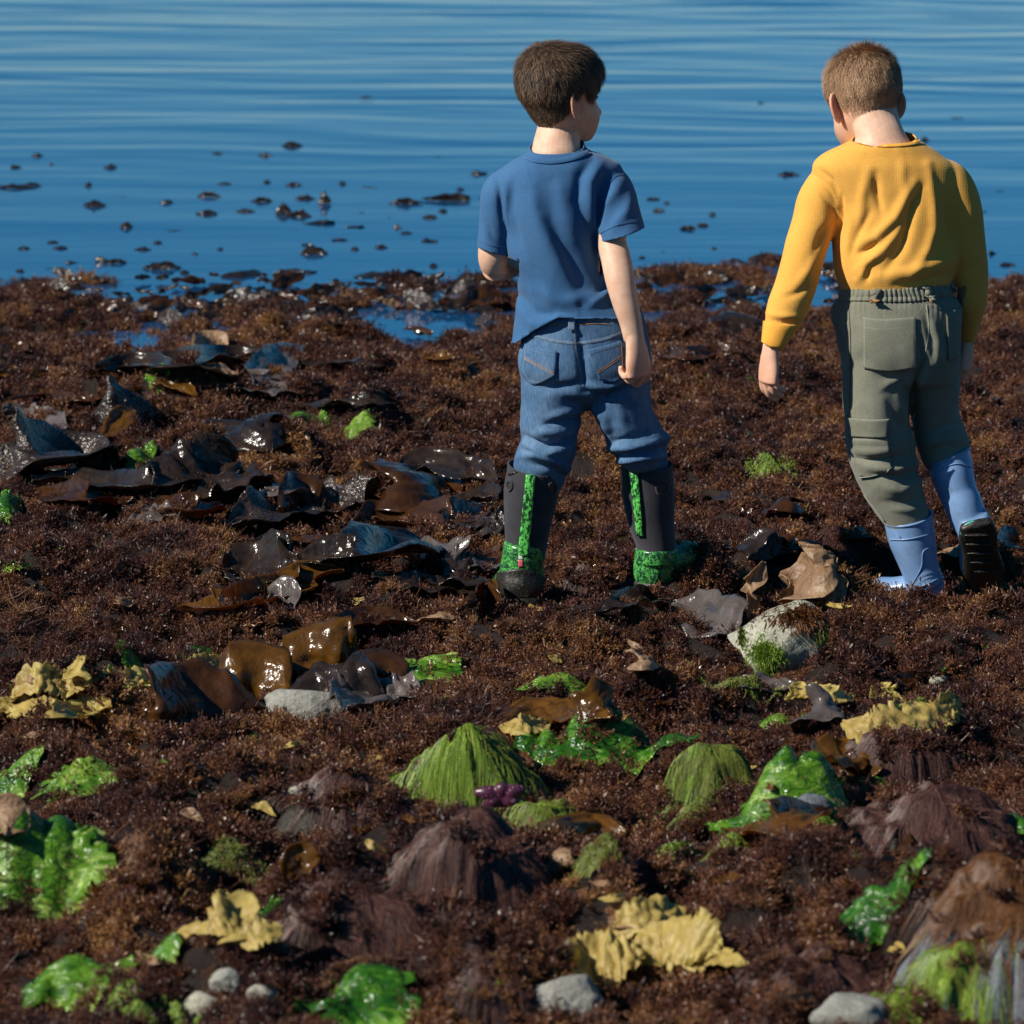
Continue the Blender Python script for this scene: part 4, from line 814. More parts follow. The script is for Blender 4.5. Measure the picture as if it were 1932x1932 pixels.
F1 = [([(1652, 330), (1655, 365), (1662, 400)], 6, 7, -.008), ([(1640, 320), (1628, 370), (1622, 440)], 10, 9, .0055), ([(1725, 345), (1710, 372), (1690, 410), (1655, 445), (1618, 462)], 10, 9, .0085), ([(1738, 352), (1722, 385), (1712, 430), (1700, 470), (1672, 510)], 8, 9, -.009), ([(1752, 310), (1760, 370), (1763, 430), (1752, 470), (1720, 520)], 9, 8, .0075), ([(1782, 370), (1790, 420), (1800, 455)], 6, 6, -.007),
      ([(1700, 430), (1668, 470), (1640, 490), (1618, 510)], 8, 7, .008), ([(1618, 480), (1640, 470), (1655, 460)], 5, 6, -.008), ([(1640, 400), (1620, 440), (1605, 480)], 6, 7, -.006), ([(1610, 400), (1600, 450), (1595, 500)], 9, 9, .004), ([(1618, 528), (1650, 490), (1668, 480)], 6, 6, .006), ([(1660, 520), (1720, 512), (1790, 490), (1804, 480)], 14, 9, .008), ([(1690, 535), (1740, 528), (1795, 512)], 8, 5, -.004), ([(1635, 530), (1640, 505), (1650, 495)], 5, 5, -.007),
      ([(1545, 318), (1570, 340), (1586, 375)], 4, 4, -.006), ([(1530, 335), (1560, 370), (1584, 400)], 8, 8, .005), ([(1540, 350), (1565, 385), (1582, 405)], 5, 5, -.005), ([(1566, 420), (1550, 440), (1535, 480)], 6, 8, -.005), ([(1500, 540), (1525, 510), (1540, 480)], 9, 8, .005), ([(1480, 560), (1500, 555), (1530, 540)], 6, 6, -.005), ([(1448, 590), (1475, 596), (1512, 598)], 7, 5, .006), ([(1450, 605), (1478, 609), (1508, 606)], 4, 4, -.006), ([(1700, 290), (1705, 340), (1712, 380)], 10, 8, .003), ([(1588, 370), (1587, 410), (1578, 450)], 4, 4, -.010)]
V = folds(V, F, F1); V = nfold(V, F, 0, 0, 12, 6, .0013, 13); V = nfold(V, F, 0, 0, 26, 18, .0006, 19); V = smooth_np(V, F, 1)
V2, F2 = cut(V, F, [(W(1676, 258, Y2), (-0.05, -.15, 1), .072), (W(1458, 653, Y2 - .105), (-.35, 0, -1), .06), (W(1823, 642, Y2 + .05), (-.1, 0, -1), .04), (W(1690, 543, Y2), (0.02, 0, -1), .13, lambda c: abs(966 + c.x / mpp(Y2) - 1690) < 118)])
so2 = mkobj('long_sleeved_shirt', V2, F2, M['yellow'], p2, solid=.0024); SB = bvh(V2, F2)
surf_band('collar', [(1618, 268), (1640, 272), (1675, 274), (1710, 272), (1734, 268)], 8, M['yellowcuff'], so2, SB, .0024)
surf_band('shoulder_seam', [(1534, 326), (1552, 336), (1568, 352), (1578, 374)], 2, M['yellow'], so2, SB, .0006)
v, f = patch(SB, [(1444, 606), (1475, 613), (1508, 611)], [(1440, 648), (1456, 654), (1474, 656)], .003, 16, 14); mkobj('cuff', v, f, M['yellowcuff'], so2, solid=.002)
# trousers
tr = [loft([(1690, 520, 0, 98, .086), (1691, 545, 0, 102, .088), (1694, 575, 0, 118, .098), (1694, 620, 0, 118, .104), (1697, 670, 0, 112, .102), (1700, 715, .01, 104, .092)], Y2, n=40, ex=2.35, level=True),
      loft([(1652, 640, 0, 62, .095), (1654, 706, -.005, 66, .090), (1656, 787, -.005, 62, .082), (1660, 840, 0, 62, .078), (1677, 900, 0, 58, .070), (1693, 940, 0, 50, .062), (1708, 972, 0, 43, .055), (1718, 1000, 0, 38, .048)], Y2, m=44),
      loft([(1752, 640, .01, 60, .09), (1757, 706, .03, 54, .085), (1762, 775, .05, 46, .075), (1776, 825, .05, 48, .072), (1786, 858, .04, 45, .062), (1797, 890, .03, 38, .05)], Y2, m=40)]
V, F = remesh(tr, .0040, 4)
px, py = to_px(V); N = vnormals(V, F); ga = np.clip(1 - np.abs(py - 541) / 24, 0, 1) + .75 * np.clip(1 - np.abs(py - 572) / 38, 0, 1) * (py > 552)
V = V + N * (.0022 * ga * np.sin(px * .78 + 1.5 * np.sin(px * .13)))[:, None]; V = V + N * (-.003 * np.exp(-((py - 560) / 3.5) ** 2))[:, None]
F1 = [([(1735, 640), (1745, 680), (1726, 730), (1719, 800)], 6, 6, -.016), ([(1655, 706), (1685, 712), (1728, 700)], 8, 5, -.006), ([(1660, 735), (1690, 715), (1720, 700)], 6, 7, .005), ([(1690, 720), (1700, 770), (1712, 800)], 8, 8, .006), ([(1675, 760), (1690, 790), (1705, 820)], 6, 6, -.006), ([(1600, 860), (1640, 866), (1700, 858)], 6, 5, -.009), ([(1610, 848), (1660, 850), (1715, 842)], 8, 6, .007), ([(1640, 880), (1690, 886), (1735, 868)], 8, 5, .010), ([(1650, 893), (1695, 900), (1740, 888)], 6, 6, -.009), ([(1690, 830), (1712, 824), (1720, 845)], 7, 7, .007), ([(1660, 915), (1700, 925), (1742, 905)], 9, 7, .006), ([(1665, 945), (1710, 948), (1748, 935)], 7, 6, -.004), ([(1735, 930), (1740, 960), (1742, 975)], 5, 6, .004), ([(1685, 960), (1715, 963), (1740, 958)], 5, 4, .004), ([(1595, 830), (1640, 832), (1690, 838)], 7, 6, .004),
      ([(1578, 570), (1572, 590), (1580, 618)], 8, 8, .008), ([(1586, 625), (1592, 650), (1594, 690)], 6, 6, -.005), ([(1755, 600), (1770, 640), (1768, 690)], 7, 7, .005), ([(1745, 590), (1757, 640), (1760, 680)], 5, 5, -.005), ([(1740, 840), (1780, 828), (1822, 830)], 8, 7, .007), ([(1745, 815), (1780, 805), (1812, 800)], 7, 7, -.005)]
V = folds(V, F, F1); V = nfold(V, F, 0, 0, 8, 12, .0018, 25, lambda px, py: np.clip((py - 690) / 100, .1, 1)); V = nfold(V, F, 0, 0, 22, 26, .0008, 29); V = smooth_np(V, F, 1)
V2, F2 = cut(V, F, [(W(1691, 533, Y2), (-.06, 0, 1), .16), (W(1714, 990, Y2), (.2, 0, -1), .07), (W(1794, 882, Y2 + .03), (.2, 0, -1), .06)])
to = mkobj('cargo_trousers', V2, F2, M['khaki'], p2, solid=.002); KB = bvh(V2, F2)
v, f = patch(KB, [(1630, 598), (1665, 602), (1728, 598)], [(1630, 694), (1675, 701), (1728, 694)], .0028, 20, 20); po = mkobj('back_pocket', v, f, M['khaki'], to, solid=.0015); PB = bvh(v, f)
for pts in ([(1631, 600), (1665, 604), (1727, 600)], [(1631, 617), (1665, 621), (1727, 615)], [(1632, 600), (1632, 692)], [(1726, 600), (1726, 692)], [(1632, 691), (1675, 698), (1726, 691)]): surf_band('pocket_stitching', pts, 1.5, M['khaki_seam'], po, PB, .001)
v, f = patch(KB, [(1783, 588), (1800, 585), (1812, 580)], [(1788, 680), (1798, 678), (1806, 672)], .0025, 8, 16); po = mkobj('back_pocket', v, f, M['khaki'], to, solid=.0015); surf_band('pocket_stitching', [(1784, 590), (1787, 630), (1789, 678)], 1.6, M['khaki_seam'], po, bvh(v, f), .001)
v, f = patch(KB, [(1600, 787), (1640, 790), (1677, 789)], [(1602, 822), (1640, 826), (1672, 825)], .0045, 16, 10); po = mkobj('cargo_pocket_flap', v, f, M['khaki'], to, solid=.003); PB = bvh(v, f)
for pts in ([(1602, 789), (1640, 792), (1675, 791)], [(1675, 790), (1671, 823)], [(1604, 819), (1640, 823), (1670, 822)]): surf_band('pocket_stitching', pts, 1.4, M['khaki_seam'], po, PB, .001)
v, f = patch(KB, [(1604, 826), (1640, 828), (1676, 826)], [(1624, 898), (1650, 900), (1682, 884)], .0022, 16, 16); mkobj('cargo_pocket', v, f, M['khaki'], to, solid=.0015)
surf_band('pocket_stitching', [(1624, 900), (1655, 896), (1682, 884)], 2.2, M['khaki_seam'], to, KB, .0030)
surf_band('side_seam', [(1612, 905), (1632, 935), (1652, 960), (1668, 982)], 3, M['khaki_seam'], to, KB, .0012); surf_band('side_seam', [(1600, 575), (1604, 650), (1602, 780)], 3, M['khaki'], to, KB, .0015)
surf_band('seat_seam', [(1748, 575), (1752, 620), (1746, 668)], 2.4, M['khaki_seam'], to, KB, .0010)
v, f = patch(KB, [(1592, 541), (1640, 541), (1690, 540), (1740, 536), (1795, 524)], [(1588, 568), (1640, 568), (1695, 570), (1750, 566), (1806, 552)], .0, 230, 14)
kx = np.tile(np.arange(230), 14); ky = np.repeat(np.arange(14), 230) / 13.0; vx = v.copy(); vx[:, 1] -= (.0038 + .0013 * np.sin(kx * .60 + 2.0 * np.sin(kx * .047))) * np.clip(5 * (1 - ky), .1, 1); mkobj('elastic_waistband', vx, f, M['khaki'], to, solid=.002)
surf_band('waistband_stitching', [(1620, 563), (1680, 566), (1750, 562), (1795, 548)], 1.2, M['khaki_seam'], to, KB, .0014)
for a, b in ((1657, 1650), (1744, 1756)):
    v, f = patch(KB, [(a - 5, 540), (a + 5, 540)], [(b - 5, 572), (b + 5, 572)], .0105, 5, 10); mkobj('belt_loop', v, f, M['khaki'], to, solid=.002)
    surf_band('belt_loop_stitching', [(b - 6, 571), (b + 6, 571)], 2.4, M['thread'], to, KB, .0125)
# left boot (flat, toe to the left)
hl = W(1754, 1112, Y2 + .0); dr = Vector((-.82, .50, 0)); up = Vector((0, 0, 1))
foot = [hl - dr * .020 + up * .002, hl + dr * .0, hl + dr * .04 - up * .004, hl + dr * .085 - up * .008, hl + dr * .120 - up * .006]
def bfold(V, F): return folds(V, F, [([(1730, 1092), (1745, 1084), (1778, 1076)], 1.6, 1.6, .002), ([(1733, 1099), (1750, 1090), (1780, 1083)], 1.6, 1.6, .002), ([(1737, 1106), (1752, 1097), (1782, 1090)], 1.6, 1.6, .002)])
o, B, V2, F2, so = add_boot(p2, 'blue boot planted flat with its toe to the left', [(1710, 955, 0, 46, .056), (1714, 982, 0, 46, .055), (1721, 1016, 0, 45, .053), (1727, 1040, 0, 41, .050), (1736, 1072, 0, 36, .046), (1745, 1096, 0, 35, .046), (1750, 1106, 0, 36, .044)], Y2, foot, [.026, .035, .037, .040, .034], [.030, .034, .030, .024, .019], M['blue_rubber'], None, M['teal'], W(1712, 976, Y2), (-.20, -.12, 1), solev=(0, 0, -.030), extra_folds=bfold)
def rim(B, pts, r_, mat, name='rim'):
    P = [np.array(h) for h in (hit(B, a, b, .0008) for a, b in catmull(pts, 24)) if h is not None]
    v, f = loftw(P, [r_] * len(P), [r_] * len(P), ref=(0, 0, 1), n=8, m=40); mkobj(name, v, f, mat, o)
hem_tube(V2, F2, W(1712, 978, Y2), 0, .0030, M['blue_rubber'], 'rim', o)
for pts in ([(1680, 1018), (1715, 1017), (1762, 1006)], ): rim(B, pts, .0014, M['blue_rubber'], 'moulded_line')
rim(B, [(1764, 1031), (1742, 1040), (1738, 1070), (1720, 1106)], .0011, M['blue_rubber'], 'moulded_line'); rim(B, [(1712, 1100), (1724, 1120), (1735, 1108), (1775, 1090)], .0012, M['blue_rubber'], 'moulded_line')
for i in range(3): rim(B, [(1686 + i * 6 - 3 * i, 1001 + i * 5), (1698 + i * 1, 1012 + i * 2)], .0014, M['blue_rubber'], 'moulded_line')
# right boot (heel lifted, sole to the camera)
a0 = W(1837, 985, Y2 - .02); a1 = W(1852, 1088, Y2 + .045); ax = (a1 - a0); foot = [a0 + ax * t for t in (-.12, .08, .4, .75, 1.0)]
o, B, V2, F2, so = add_boot(p2, 'blue boot with its heel lifted and black sole showing', [(1786, 838, .03, 41, .054), (1792, 868, .03, 42, .054), (1797, 895, .02, 41, .052), (1808, 930, .01, 37, .048), (1819, 955, .0, 36, .046), (1832, 990, .0, 35, .045)], Y2, foot, [.030, .036, .034, .040, .034], [.030, .034, .030, .026, .020], M['blue_rubber'], None, M['black_rubber'], W(1791, 862, Y2 + .03), (-.42, .12, .9), fref=(0, -1, .1), solev=(.004, -.030, -.010))
hem_tube(V2, F2, W(1791, 862, Y2), 0, .0030, M['blue_rubber'], 'rim', o); rim(B, [(1759, 905), (1780, 884), (1806, 875), (1833, 882)], .0014, M['blue_rubber'], 'moulded_line')
P = [W(1813, 1008, Y2 - .055), W(1818, 994, Y2 - .058), W(1838, 984, Y2 - .060), W(1858, 987, Y2 - .058), W(1866, 998, Y2 - .055)]; v, f = loftw(P, [.0028] * 5, [.0028] * 5, n=8); mkobj('welt', v, f, M['teal'], o)
P = [W(1820, 1068, Y2 - .0), W(1816, 1045, Y2 - .02), W(1806, 1082, Y2 + .0)][:2]
for i in range(5):
    q = W(1842 + i * 3, 1010 + i * 17, Y2 - .062 + i * .012); v, f = ellipsoid(q, (np.array([.026, 0, 0]), np.array([0, .006, 0]), np.array([0, 0, .0035])), 14, 8); mkobj('tread_bar', v, f, M['black_rubber'], so)
# ================================================================== THINGS ON THE SHORE
def base_of(V): return np.array([V[:, 0].mean(), V[:, 1].mean(), V[:, 2].min()])
def kelp(label, pts, wd, mat, roll=25, curl=.2, ruf=.25, freq=9, lift=.018, seed=0, thick=.0013, name='kelp', cat='seaweed', nt_=26, group=None, tip=.25, drape=1.0, split=0, crease=None):
    """a leathery blade laid along pixel points (px, py[, extra lift]) ; wd = widths (m); roll tips the far edge up towards the viewer"""
    if mat in ('k_dark', 'k_pucker', 'k_grey', 'k_brown', 'k_amber', 'k_tan') and roll < 56: roll = roll * .5; wd = [x * 1.45 for x in (wd if hasattr(wd, '__len__') else [wd])]
    if mat == 'k_yellow' and name == 'kelp': roll *= .8; lift += .008; split = max(split, .55); freq *= 1.7; ruf *= .6; crease = .035; nt_ = 34; curl *= .6
    P = []
    for q in pts:
        g = G(q[0], q[1]); l = lift + (q[2] if len(q) > 2 else 0)
        d = ray(q[0], q[1]); g = Vector((g.x, g.y, g.z + l)) if len(q) < 3 else W(q[0], q[1], max(4.9, g.y - .02)) if q[2] < 0 else Vector((g.x, g.y, g.z + l))
        P.append(g)
    wd = list(wd) if hasattr(wd, '__len__') else [wd] * len(P)
    if len(wd) != len(P): wd = np.interp(np.linspace(0, 1, len(P)), np.linspace(0, 1, len(wd)), wd)
    P = np.array(P); Ln = np.linalg.norm(P[1:] - P[:-1], axis=1).sum(); ns = int(np.clip(Ln / (.0035 if mat == 'k_yellow' else .006), 14, 170))
    D = catmull(np.c_[P, wd], ns); C = D[:, :3]; w_ = np.maximum(D[:, 3], .004); T = np.gradient(C, axis=0); T /= np.linalg.norm(T, axis=1)[:, None] + 1e-9
    up = np.array([0, 0, 1.]); A = np.cross(T, up); A /= np.linalg.norm(A, axis=1)[:, None] + 1e-9; A *= np.sign(A[:, 1:2] + 1e-6)   # points away from the viewer
    U = np.cross(A, T); U *= np.sign(U[:, 2:3]); s = np.linspace(0, 1, ns); t = np.linspace(-1, 1, nt_)
    rl = R(roll) + R(22) * noise3(s * 3 + seed * 7.3, 0.5, seed); end = np.clip(np.minimum(s, 1 - s) / tip + .12, 0, 1) ** .6
    crease = (.11 if mat == 'k_yellow' else .07) if crease is None else crease; V = []
    for i in range(ns):
        a = A[i] * math.cos(rl[i]) + U[i] * math.sin(rl[i]); u = -A[i] * math.sin(rl[i]) + U[i] * math.cos(rl[i])
        ww = w_[i] / 2 * end[i] * (1 + .24 * noise3(s[i] * freq * .7 + seed, t * 0 + np.sign(t) * 3, seed + .5) + .10 * noise3(s[i] * freq * 4 + seed, np.sign(t) * 3, seed + 1.5))
        prof = curl * (np.abs(t) ** 2) * w_[i] / 2 + ruf * w_[i] * .5 * (np.abs(t) ** 1.5) * noise3(s[i] * freq + 3.1 * np.sign(t) * (np.abs(t) > .15), t * 1.2, seed + 2) + .10 * w_[i] * noise3(s[i] * freq * .8, t * 1.6, seed + 9) + crease * w_[i] * (.5 - 1.6 * np.abs(noise3(s[i] * freq * .9 + t * 1.3, t * 1.1 + s[i] * 2, seed + 15)))
        if split: ww = ww * (1 - split * np.clip(1.3 * noise3(s[i] * freq * 1.6, np.sign(t) * 2, seed + 4), 0, 1) - .10 * np.clip(noise3(s[i] * freq * 6, np.sign(t) * 2, seed + 14), 0, 1))
        V.append(C[i] + np.outer(t * ww, a) + np.outer(prof, u))
    V = np.vstack(V)
    h = np.maximum(hfun(V[:, 0], V[:, 1]), WL) + .004; V[:, 2] = np.maximum(V[:, 2], h + .5 * np.minimum(0, V[:, 2] - h) * (1 - drape))
    V = V + .0012 * np.stack([noise3(V[:, 0] * 70, V[:, 1] * 70, V[:, 2] * 70 + q) for q in (0, 5, 9)], 1)
    F = [[i * nt_ + j, i * nt_ + j + 1, (i + 1) * nt_ + j + 1, (i + 1) * nt_ + j] for i in range(ns - 1) for j in range(nt_ - 1)]
    o = mkobj(name, V, F, M[mat], solid=thick); return tag(o, label, cat, group)
def sheet(label, px, py, rx, ry, mat, h=.02, crump=.010, tilt=0.0, seed=0, name='sea_lettuce', cat='seaweed', group=None, ang=0, lift=.012, fine=.004, ragged=.45, thick=.0008, n=120, ff=34):
    """a thin crumpled sheet lying over the ground; rx, ry half sizes in metres"""
    g = G(px, py); rx *= 1.12; ry *= .85; tilt *= .45; h *= .6; crump *= .75; lift *= .85; s = np.linspace(-1.25, 1.25, n); SX, SY = np.meshgrid(s, s); ca, sa = math.cos(R(ang)), math.sin(R(ang))
    X = g.x + SX * rx * ca - SY * ry * sa; Yv = g.y + SX * rx * sa + SY * ry * ca; r = np.hypot(SX, SY); an = np.arctan2(SY, SX)
    edge = 1 + ragged * (noise3(np.cos(an) * 1.7 + seed, np.sin(an) * 1.7, seed) * .8 + .45 * noise3(np.cos(an) * 6 + seed, np.sin(an) * 6, seed + 3) + .30 * noise3(X * 70, Yv * 70, seed + 4))
    ok = r < edge; e = np.clip(1 - (r / edge) ** 2, 0, 1)
    hh = hfun(X, Yv); hh = hh * .5 + .5 * (hfun(X, Yv + .02) + hfun(X, Yv - .02)) / 2
    Z = np.maximum(hh, WL) + .007 + lift + h * e + tilt * SY * ry + .5 * crump * (1 - 2 * np.abs(noise3(X * ff * .42 + seed, Yv * ff * .7, seed))) + .55 * fine * noise3(X * ff * 1.4, Yv * ff * 2.6, seed + 1) + .5 * crump * noise3(X * ff * .3, Yv * ff * .4, seed + 5)
    Z = np.maximum(Z, hh + .004); X = X + .3 * crump * noise3(X * ff * .5, Yv * ff * .5, seed + 20); Yv = Yv + .4 * crump * noise3(X * ff * .5, Yv * ff * .5, seed + 30)
    V = np.stack([X, Yv, Z], -1).reshape(-1, 3); q = np.array([[j * n + i, j * n + i + 1, (j + 1) * n + i + 1, (j + 1) * n + i] for j in range(n - 1) for i in range(n - 1)])
    q = q[ok.ravel()[q].all(1)]; used = np.unique(q); mp = -np.ones(len(V), int); mp[used] = np.arange(len(used))
    o = mkobj(name, V[used], mp[q].tolist(), M[mat], solid=thick); return tag(o, label, cat, group)
def ico(sub=4):
    bm = bmesh.new(); bmesh.ops.create_icosphere(bm, subdivisions=sub, radius=1); bm.verts.ensure_lookup_table(); V = np.array([v.co[:] for v in bm.verts]); F = [[v.index for v in f.verts] for f in bm.faces]; bm.free(); return V, F
ICO = {k: ico(k) for k in (3, 4, 5)}
def rock(label, px, py, rx, ry, rz, mat='rock', seed=0, sink=.35, sub=5, rough=.22, chop=6, name='rock', cat='rock', group=None, at=None, parent=None, tiltx=0):
    g = at if at is not None else G(px, py); V, F = ICO[sub]; V = V.copy(); rr = np.random.default_rng(seed + 50)
    for _ in range(chop):
        n = rr.normal(size=3); n /= np.linalg.norm(n); c = rr.uniform(.50, .84); d = V @ n; V = V - np.outer(np.maximum(d - c, 0) * .9, n)
    V = V * (1 + rough * noise3(V[:, 0] * 1.4 + seed, V[:, 1] * 1.4, V[:, 2] * 1.4) + rough * .3 * noise3(V[:, 0] * 5 + seed, V[:, 1] * 5, V[:, 2] * 5) + rough * .10 * noise3(V[:, 0] * 16 + seed, V[:, 1] * 16, V[:, 2] * 16))[:, None]
    V = V * np.array([rx, ry, rz]); V[:, 2] += rz * (1 - 2 * sink); V = V + np.array([g.x, g.y, g.z])
    if parent is None and name is None: return V, F
    o = mkobj(name, V, F, M[mat], parent); 
    if parent is None: tag(o, label, cat, group)
    return o
def strands(parent, surf, n, length, mat, apex, seed=0, wid=.0012, start=.0, ang=None, spread=.12, follow=None, name='algae_strands', off=.004, wave=.85, zmin=None):
    """filaments combed over a rounded form: start on it, run downhill away from the apex. surf(x,y)->z"""
    g = np.random.default_rng(seed); lo, hi = ang or (0, 2 * np.pi); a = g.uniform(lo, hi, n) if hi - lo > 5.5 else (lo + hi) / 2 + g.normal(size=n) * (hi - lo) / 3.0; r0 = np.abs(g.normal(size=n)) * start; sc_ = g.uniform(size=n) < .62; r0 = np.where(sc_, length * .95 * np.sqrt(g.uniform(size=n)), r0)
    cl = noise3(np.cos(a) * 4 + seed, np.sin(a) * 4, r0 * 12); x = apex[0] + np.cos(a) * r0; y = apex[1] + np.sin(a) * r0
    L = length * g.uniform(.35, 1.2, n) * np.where(sc_, .5, 1) * (1 + .35 * noise3(np.cos(a) * 6 + seed, np.sin(a) * 6, 5.0)); seg = 9; pts = []; a2 = a + g.normal(size=n) * spread
    lock = noise3(x * 26 + 9 * np.cos(a * 3), y * 20, seed + 40); kp = lock > -.22; a, x, y, L, cl, a2 = a[kp], x[kp], y[kp], L[kp], cl[kp], a2[kp]; n = len(a)
    for k in range(seg + 1):
        z = surf(x, y) + off * (1 + 1.3 * noise3(x * 55, y * 55, seed)) + .003 * g.uniform(size=n) + .006 * np.clip(noise3(x * 34 + seed, y * 24, seed + 60), 0, 1)
        pts.append(np.stack([x, y, z], 1)); e = .004; gx = (surf(x + e, y) - surf(x - e, y)) / (2 * e); gy = (surf(x, y + e) - surf(x, y - e)) / (2 * e); sl = np.sqrt(1 + gx ** 2 + gy ** 2)
        q = a2 + wave * noise3(x * 22 + seed, y * 22, k * .12); dx = np.cos(q) * .65 - gx * .5; dy = np.sin(q) * .65 - gy * .5; nn = np.hypot(dx, dy) + 1e-6
        st = L / seg / np.minimum(sl, 4); x = x + dx / nn * st; y = y + dy / nn * st
    P = np.stack(pts, 1); T = np.gradient(P, axis=1); T /= np.linalg.norm(T, axis=2, keepdims=True) + 1e-9
    S = np.cross(T, np.array([0, -.6, 1.])); S /= np.linalg.norm(S, axis=2, keepdims=True) + 1e-9
    wv = wid * g.uniform(.5, 1.3, n)[:, None, None] * (1 - .8 * np.linspace(0, 1, seg + 1) ** 2)[None, :, None]
    A = np.stack([P - S * wv / 2, P + S * wv / 2], 2).reshape(n * (seg + 1) * 2, 3); b = np.arange(n)[:, None] * (seg + 1) * 2 + np.arange(seg)[None, :] * 2; b = b.ravel(); F = np.stack([b, b + 1, b + 3, b + 2], 1)
    rv = np.repeat(np.clip(g.beta(2, 2.2, n) + .10 * cl + .30 * noise3(x * 38, y * 38, seed), 0, 1), (seg + 1) * 2)
    return mkobj(name, A, F.tolist(), mat, parent, rnd=rv, smooth=False)
def dome(cx, cy, rx, ry, h, seed, lump=.30, powr=1.0):
    h0 = float(hfun(cx, cy)); rr = np.random.default_rng(seed + 900); sub = [(0, 0, 1, 1)] + [(rr.uniform(-.55, .55), rr.uniform(-.4, .3), rr.uniform(.45, .65), rr.uniform(.55, .85)) for _ in range(3)]
    def f(x, y):
        x0, y0 = x, y; x = x + .024 * noise3(x * 11, y * 11, seed + 3); y = y + .024 * noise3(x * 11, y * 11, seed + 7); an = np.arctan2((y - cy) / ry, (x - cx) / rx)
        wb = 1 + .22 * noise3(np.cos(an) * 1.6 + seed, np.sin(an) * 1.6, seed) + .12 * noise3(np.cos(an) * 5 + seed, np.sin(an) * 5, seed)
        u = (x - cx) / rx / wb; v = (y - cy) / ry / wb; q = 0
        for a, b, c, d in sub: q = np.maximum(q, d * np.clip(1 - ((u - a) / c) ** 2 - ((v - b) / c) ** 2, 0, None) ** powr)
        r2 = u * u + v * v
        gz = hfun(x0, y0); wq = np.minimum(q * 1.6, 1) * .6; return gz * (1 - wq) + h0 * wq * (np.abs(gz - h0) < .2) + gz * wq * (np.abs(gz - h0) >= .2) + .80 * h * q * (1 + lump * noise3(x * 13 + seed, y * 13, seed)) + .010 * noise3(x * 26, y * 26, seed) * np.minimum(q * 3, 1)
    return f
def draped(label, px, py, rx, ry, h, rockm, layers, seed=0, cat='rock', name='rock', powr=1.0, apexdy=0.0):
    """a rock (height field dome) with combed filament layers on it"""
    g = G(px, py); cx, cy = g.x, g.y; sf = dome(cx, cy, rx, ry, h, seed, powr=powr); n = 70; s = np.linspace(-1, 1, n); SX, SY = np.meshgrid(s, s)
    X = cx + SX * rx * 1.1; Yv = cy + SY * ry * 1.1; Z = sf(X, Yv); r = np.hypot(SX, SY); V = np.stack([X, Yv, Z], -1).reshape(-1, 3); V[:, 2] -= .004
    q = np.array([[j * n + i, j * n + i + 1, (j + 1) * n + i + 1, (j + 1) * n + i] for j in range(n - 1) for i in range(n - 1)]); q = q[(r.ravel()[q] < 1.0).all(1)]
    used = np.unique(q); mp = -np.ones(len(V), int); mp[used] = np.arange(len(used)); V = V[used]; q = mp[q]; 
    # close the underside so the rock is solid
    k = len(V); Vb = V.copy(); Vb[:, 2] = V[:, 2].min() - .03; bl = max(boundary_loops(q.tolist()), key=len); F = q.tolist() + [[c + k for c in f[::-1]] for f in q.tolist()]
    for i in range(len(bl)): a, b = bl[i], bl[(i + 1) % len(bl)]; F.append([a, b, b + k, a + k])
    o = mkobj(name, np.vstack([V, Vb]), F, M[rockm], origin=(cx, cy, V[:, 2].min())); tag(o, label, cat); EXCL.append((cx, cy, rx * .86, ry * .86, sf, .02 if layers[0][2] in ('s_green', 's_olive') else (.06 if seed in (2, 3, 7) else .55)))
    for (nst, ln, mt, st, ang, dx, dy, lab) in layers:
        c = strands(o, sf, nst, ln, M[mt], (cx + dx, cy + dy), seed + nst % 17, start=st, ang=ang)
        if lab: c['label'] = lab
    return o, sf
PI = math.pi
# ---- rocks and draped mounds -------------------------------------------------------------------
b1 = G(1475, 1285)
o = rock('pale angular boulder with a green mossy face and brown seaweed over its top', 0, 0, .092, .075, .088, 'rock_pale', 3, .18, 5, .12, 11, 'boulder', 'rock', at=Vector((b1.x, b1.y + .07, b1.z)))
BB = bvh(np.array([(o.matrix_world.translation + v.co)[:] for v in o.data.vertices]) + np.array(o.location) * (0 if o.matrix_world.translation.length > 0 else 1), [list(p.vertices) for p in o.data.polygons])
def moss_on(B, par, cx, cy, rx, ry, n, mat, seed, name, wid=.0016, ln=.009, down=.5):
    g = np.random.default_rng(seed); A = []; F = []; rv = []
    for _ in range(n):
        a = g.uniform(0, 6.28); q = abs(g.normal()) * .55 * (1 + .6 * float(noise3(math.cos(a) * 2 + seed, math.sin(a) * 2, 0))); h = hit(B, cx + math.cos(a) * q * rx, cy + math.sin(a) * q * ry, .0005)
        if h is None: continue
        p = np.array(h); d = np.array([g.normal(), -.5 + g.normal() * .6, g.normal()]) + np.array([0, -.4, -down * 2]); d /= np.linalg.norm(d); s_ = np.cross(d, [0, 1, .2]); s_ /= np.linalg.norm(s_) + 1e-9; L = ln * g.uniform(.5, 1.4); k = len(A)
        A += [p - s_ * wid / 2, p + s_ * wid / 2, p + d * L * .6 + s_ * wid * .4 + np.array([0, -.002, 0]), p + d * L * .6 - s_ * wid * .4 + np.array([0, -.002, 0]), p + d * L + np.array([0, -.001, -.002])]
        F += [[k, k + 1, k + 2, k + 3], [k + 3, k + 2, k + 4]]; rv += [g.beta(2, 2)] * 5
    if A: return tag(mkobj(name, np.array(A), F, M[mat], par, rnd=rv, smooth=False), kind='stuff')
